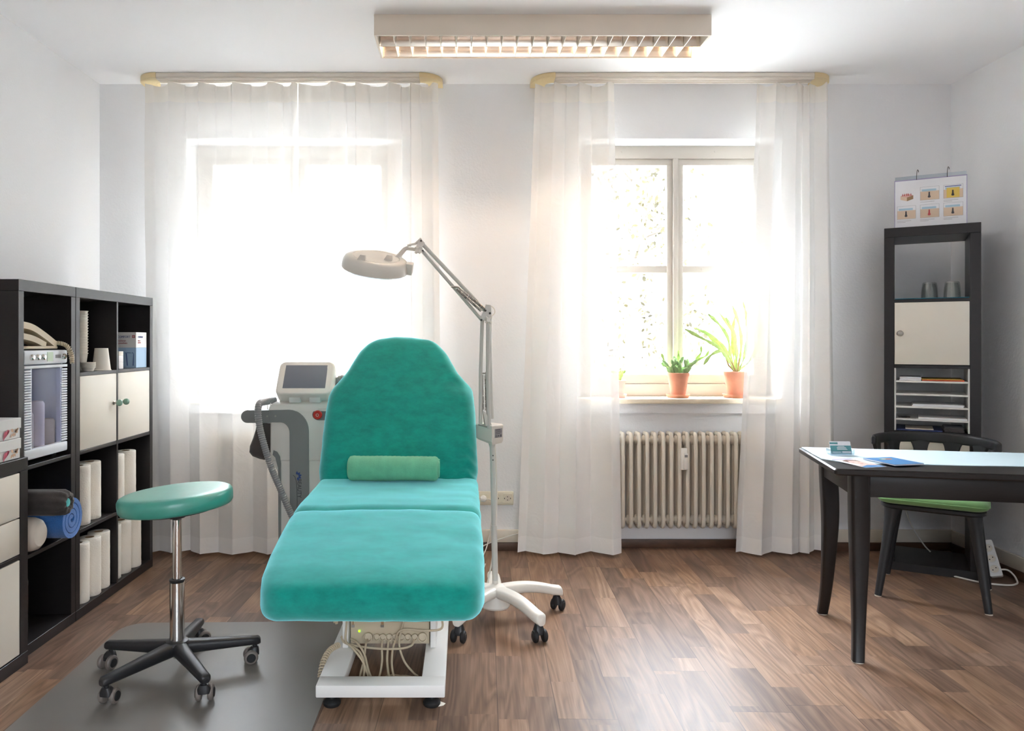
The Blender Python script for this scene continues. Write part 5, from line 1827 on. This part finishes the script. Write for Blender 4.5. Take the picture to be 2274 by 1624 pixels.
# ---------------------------------------------------------------- dark table
TB = R(-12)
TBM = fr(1.434, 2.874, 0, TB)
tb = thing('dining_table', 'black-brown table with curved legs and a pale runner', 'table', (1.434, 2.874, 0), TB)
TLn, TWd, TH = 1.26, .606, .755
b = B()
loops = []
for (i, z) in ((.006, TH - .026), (.0, TH - .020), (.0, TH - .006), (.005, TH)):
    loops.append([(p[0] + TLn / 2, p[1] + TWd / 2, z) for p in rrect(TLn - 2 * i, TWd - 2 * i, .012, 3)])
b.loft(loops); b.build('tabletop', M_table, tb)
for (x0, x1, y0, y1) in ((.09, TLn - .09, .056, .078), (.09, TLn - .09, TWd - .078, TWd - .056), (.082, .104, .078, TWd - .078), (TLn - .104, TLn - .082, .078, TWd - .078)):
    b = B(); b.box(x0, x1, y0, y1, .640, TH - .0265, bev=.002); b.build('apron', M_table, tb)
for (cx, cy, sx, sy) in ((.108, .080, -1, -1), (.108, TWd - .080, -1, 1), (TLn - .108, .080, 1, -1), (TLn - .108, TWd - .080, 1, 1)):
    b = B()
    loops = []
    for k in range(25):
        t = k / 24                       # 0 top
        z = (TH - .0265) * (1 - t) + .004 * t
        o_ = .016 * math.sin(PI * smooth01(t / .75)) * -1 + .050 * max(0, (t - .62) / .38) ** 1.8
        if t < .18: w = .070
        else: w = .070 - .026 * smooth01((t - .18) / .82)
        lp = rrect(w, w, .012, 3)
        loops.append([(cx + sx * o_ * .3 + p[0], cy + sy * o_ * .8 + p[1], z) for p in lp])
    b.loft(loops)
    lg = b.build('leg', M_table, tb, ang=40)
    b = B(); e_ = .050
    b.lathe([(.0001, 0.0003), (.022, 0.0003), (.022, .0039), (.0001, .0039)], n=20, c=(cx + sx * e_ * .3, cy + sy * e_ * .8, 0)); b.build('felt_pad', M_felt, lg)
def tw_(x, y, z=TH + .0006): return TBM @ Vector((x, y, z))
# runner
rn = thing('table_runner', 'pale mint cloth runner along the back of the dark table', 'cloth', tw_(0, 0), TB)
b = B()
out_f = [(.012, .40), (.010, .36), (.014, .30), (.012, .24), (.018, .19), (.060, .165), (.12, .166)]
nx, ny = 60, 14
rows = []
for j in range(ny + 1):
    v = j / ny
    row = []
    for i in range(nx + 1):
        u = i / nx
        x = .010 + (TLn - .02) * u
        yf = .130 + .085 * x - .004 * math.sin(u * 20) if x > .1 else .139 + .10 * (1 - (x - .01) / .09) ** 1.5
        y = yf + (TWd - .018 - yf) * v
        z = .0015 + .0012 * (1 + noise.noise(Vector((x * 6, y * 6, 0)))) + .0016 * max(0, 1 - abs((x - .60 - .45 * (v - .5)) / .012))
        row.append((x, y, z))
    rows.append(row)
vt = [[b.v(p) for p in r_] for r_ in rows]
vb = [[b.v((p[0], p[1], 0.0002)) for p in r_] for r_ in rows]
for j in range(ny):
    for i in range(nx):
        b.face([vt[j][i], vt[j][i + 1], vt[j + 1][i + 1], vt[j + 1][i]])
        b.face([vb[j][i], vb[j + 1][i], vb[j + 1][i + 1], vb[j][i + 1]])
for i in range(nx):
    b.face([vt[0][i], vb[0][i], vb[0][i + 1], vt[0][i + 1]]); b.face([vt[ny][i], vt[ny][i + 1], vb[ny][i + 1], vb[ny][i]])
for j in range(ny):
    b.face([vt[j][0], vt[j + 1][0], vb[j + 1][0], vb[j][0]]); b.face([vt[j][nx], vb[j][nx], vb[j + 1][nx], vt[j + 1][nx]])
b.build('cloth', M_runner, rn, ang=60)
ZR = TH + .0006 + .0046
# business card holder
chd = thing('card_holder', 'clear holder of teal visiting cards standing on the runner', 'card holder', tw_(.118, .369, ZR), R(-4))
b = B()
b.box(-.050, .050, -.022, .026, 0, .003, bev=.001, seg=1)
b.box(-.050, .050, -.022, -.0195, .003, .016, bev=.001, seg=1)
for s in (-1, 1): b.box(s * .050 - (.002 if s > 0 else 0), s * .050 + (0 if s > 0 else .002), -.022, .026, .003, .026, bev=.0005, seg=1)
b.build('acrylic_stand', M_acrylic, chd, ang=0)
CDM = Matrix.Translation((0, -.013, .0045)) @ Matrix.Rotation(R(-22), 4, 'X')
b = B(); b.M = CDM
for k in range(3):
    b.mi = 0
    b.box(-.0435, .0435, .0008 + .0012 * k, .0018 + .0012 * k, 0, .055)
b.mi = 1
b.box(-.0435, .0435, .0002, .0008, 0, .036); b.box(-.0435, -.010, .0002, .0008, .042, .050)
b.mi = 0
b.box(.004, .040, -.0004, .0004, .004, .011)
for (x0, x1, z) in ((-.012, .016, .031), (-.016, .022, .0265), (-.016, .024, .022), (-.016, .027, .0175), (-.036, -.002, .0055)):
    b.box(x0, x1, -.0003, .0004, z, z + .002)
b.mi = 2
b.build('visiting_cards', [M_paperwhite, M_tealcard], chd, ang=0)
# flyer and booklet
def flat(name, label, cat, c0, c1, c2, h, m):
    """c0 -> c1 -> c2: three corners on the table (room x, y)"""
    c0, c1, c2 = Vector(c0), Vector(c1), Vector(c2)
    e = c2 - c1
    rz = math.atan2(e.y, e.x)
    o = thing(name, label, cat, (c1.x, c1.y, 0), rz)
    return o, e.length, (c0 - c1).length
fl, w_, l_ = flat('flyer', 'flyer printed with a resting face and white towel, at the table corner', 'flyer', (1.529, 3.067), (1.562, 2.891), (1.656, 2.916), .001, None)
fl.location.z = TH + .0008
ry = R(0)
b = B()
tl_ = Matrix.Rotation(math.atan2(.0046, .19), 4, 'X')     # its far end rests on the runner
b.M = tl_
w_, l_ = .100, .186
b.mi = 0; b.box(0, w_, 0, l_, 0, .0007)
def patch(pts, mi, z):
    b.mi = mi; b.face([b.v((p[0], p[1], z)) for p in pts])
def ell(cx, cy, rx, ry_, mi, z, n=18):
    patch([(cx + rx * math.cos(2 * PI * k / n), cy + ry_ * math.sin(2 * PI * k / n)) for k in range(n)], mi, z)
patch([(.002, .002), (w_ - .002, .002), (w_ - .002, .03), (.05, .045), (.002, .02)], 3, .0009)
patch([(.004, .022), (.05, .046), (w_ - .004, .034), (w_ - .004, .075), (.05, .06), (.004, .05)], 1, .0010)
ell(.050, .095, .034, .046, 1, .0012)
patch([(.018, .10), (.018, .145), (.05, .158), (.085, .145), (.085, .11), (.07, .135), (.04, .138)], 2, .0014)
patch([(.075, .06), (.092, .075), (.094, .11), (.086, .115), (.084, .085)], 0, .0014)
b.mi = 2
for x in (.036, .062): ell(x, .102, .007, .0022, 2, .0016)
ell(.05, .072, .009, .003, 4, .0016)
ell(.05, .086, .004, .006, 5, .0015)
b.mi = 3; patch([(.002, .165), (w_ - .002, .165), (w_ - .002, .184), (.002, .184)], 6, .0011)
b.build('printed_sheet', [M_paperwhite, M_skin, M_hair, M_bluebook, M_redprint, M_pinkpot, M_purple], fl, ang=0, flip=False)
bk, w_, l_ = flat('booklet', 'blue booklet lying across the front edge of the runner', 'booklet', (1.668, 3.069), (1.686, 2.909), (1.809, 2.952), .004, None)
bk.location.z = TH + .0052
w_, l_ = .135, .168
bk.rotation_euler = (0, 0, R(12))
b = B()
b.mi = 0; b.box(0, w_, 0, l_, .0004, .0048, bev=.0004, seg=1)
b.mi = 1; b.box(-.0003, w_ + .0003, -.0005, l_ + .0003, .0048, .0054); b.box(-.0003, w_ + .0003, -.0005, l_ + .0003, 0, .0004)
b.mi = 2
for (cx, cy, rx, ry_, mi) in ((.070, .125, .030, .014, 3), (.078, .122, .018, .009, 2), (.062, .128, .010, .007, 4)):
    b.mi = mi
    b.face([b.v((cx + rx * math.cos(2 * PI * k / 14), cy + ry_ * math.sin(2 * PI * k / 14), .0056 + .0001 * (mi == 2) + .0002 * (mi == 4))) for k in range(14)])
b.build('cover', [M_paperwhite, M_bluebook, M_orange, M_cactus2, M_skin], bk, ang=0, flip=False)

# ---------------------------------------------------------------- chair behind the table
CH = R(-34.8)
chr_ = thing('dining_chair', 'anthracite chair with curved slotted back behind the dark table', 'chair', (2.335, 3.694, 0), CH)
b = B()
loops = []
for (i, z) in ((.012, .432), (.0, .441), (.0, .454), (.010, .460)):
    loops.append([(p[0], p[1], z) for p in rrect(.43 - 2 * i, .42 - 2 * i, .06, 6)])
b.loft(loops); b.build('seat', M_chair, chr_, ang=50)
for (sx, sy) in ((-1, -1), (1, -1), (-1, 1), (1, 1)):
    b = B()
    top = Vector((sx * .165, sy * .160, .43)); ft = Vector((sx * .222, sy * .212, .0045))
    P = [top.lerp(ft, k / 10) for k in range(11)]
    b.tube(P, [.036, .029, .0255, .024, .0225, .0215, .0205, .0195, .018, .017, .016], n=16)
    lg = b.build('leg', M_chair, chr_, ang=50)
    b = B(); b.lathe([(.0001, .0003), (.0155, .0003), (.0155, .0044), (.0001, .0044)], n=16, c=(ft.x, ft.y, 0)); b.build('felt_pad', M_felt, lg)
# curved back: rail and spindles in one shell
b = B()
def bkp(a, rad, z): return (rad * math.sin(R(a)) , rad * math.cos(R(a)) * .98 + .0, z)
RAD = .262
loops = []
for k in range(61):
    a = -93 + 186 * k / 60
    e = abs(a) / 93
    hh_ = .056 - .006 * e
    zc = .744 - .004 * e
    th = .013
    if k in (0, 60): hh_ *= .8; th *= .6
    lp = [(p[0], p[1]) for p in rrect(th * 2, hh_, th * .9, 4)]
    loops.append([bkp(a, RAD + p[0], zc + p[1]) for p in lp])
b.loft(loops)
b.build('back_rail', M_chair, chr_, ang=50)
for a in (-80, -48, -16, 16, 48, 80):
    b = B()
    loops = []
    for k in range(13):
        t = k / 12
        z = .452 + (.728 - .452) * t
        rad = .205 + (RAD - .205) * t ** .8
        hw = .030 + .020 * max(0, (t - .80) / .20) ** 2 + .004 * (1 - t)
        wa = math.degrees(hw / rad)
        loops.append([bkp(a + wa * q_, rad + r_, z) for q_, r_ in ((-1, -.007), (-.9, -.009), (.9, -.009), (1, -.007), (1, .007), (.9, .009), (-.9, .009), (-1, .007))])
    b.loft(loops)
    b.build('spindle', M_chair, chr_, ang=50)
cu = thing('seat_cushion', 'green cotton cushion on the anthracite chair', 'cushion', (2.335, 3.694, .4606), CH)
b = B()
loops = []
n = 10
for k in range(n + 1):
    t = k / n
    z = .050 * t
    ins = .022 * (abs(2 * t - 1) ** 2.2)
    loops.append([fuzz((p[0], p[1] - .012, z), .8) if 0 < k < n else (p[0], p[1] - .012, z) for p in rrect(.452 - 2 * ins, .44 - 2 * ins, .045, 6)])
b.loft(loops); b.build('cover', M_greencush, cu, ang=70)
b = B(); b.tube([(p[0], p[1] - .012, .023) for p in rrect(.453, .441, .046, 8)], .0035, n=8, closed=True); b.build('piping', M_greencush, cu)

# ---------------------------------------------------------------- power strip by the right wall
ps = thing('power_strip', 'white three-way power strip leaning on the right wall', 'power strip', (2.788, 3.885, .014))
# its long axis leans up against the baseboard
dv = Vector((.012, .100, .160)).normalized()
nv = Vector((-.62, -.70, .45)); nv = (nv - dv * nv.dot(dv)).normalized()
sv = dv.cross(nv)
PM = Matrix(((sv.x, dv.x, nv.x, 0), (sv.y, dv.y, nv.y, 0), (sv.z, dv.z, nv.z, 0), (0, 0, 0, 1)))
b = B(); b.M = PM
b.prism(rrect(.056, .190, .008), -.012, .020, m=Matrix.Translation((0, .098, 0)))
b.build('housing', M_whitemetal, ps)
for k in range(3):
    b = B(); b.M = PM @ Matrix.Translation((0, .040 + .055 * k, .0202))
    b.lathe([(.0225, 0), (.0215, .002), (.0195, .002), (.019, .0004)], n=28, cap=False)
    b.mi = 1
    b.lathe([(.0001, .0003), (.0190, .0003), (.0190, .0006), (.0001, .0006)], n=28)
    b.mi = 2
    for s in (-1, 1): b.lathe([(.0001, .0005), (.003, .0005), (.003, .0012), (.0001, .0012)], n=10, m=Matrix.Translation((s * .008, s * .005, 0)))
    b.build('socket', [M_whitemetal, M_base, M_darkmetal], ps)
b = B()
b.tube(spline([(.010, .02, .035), (.05, .0, .04), (.070, -.02, .02), (.066, -.05, -.002), (.040, -.080, -.007), (-.02, -.10, -.007), (-.12, -.06, -.007), (-.2, .05, -.007)], 8), .0045, n=8)
b.build('cable', M_whitecable, ps)
tc_ = tag(B().tube(spline([(2.625, 4.438, .36), (2.635, 4.434, .25), (2.645, 4.38, .15), (2.655, 4.29, .075), (2.66, 4.24, .0495)], 8), .004, n=8).build('thin_cable', M_whitecable),
          'thin grey cable hanging down the wall into the lowest space of the corner shelf', 'cable')
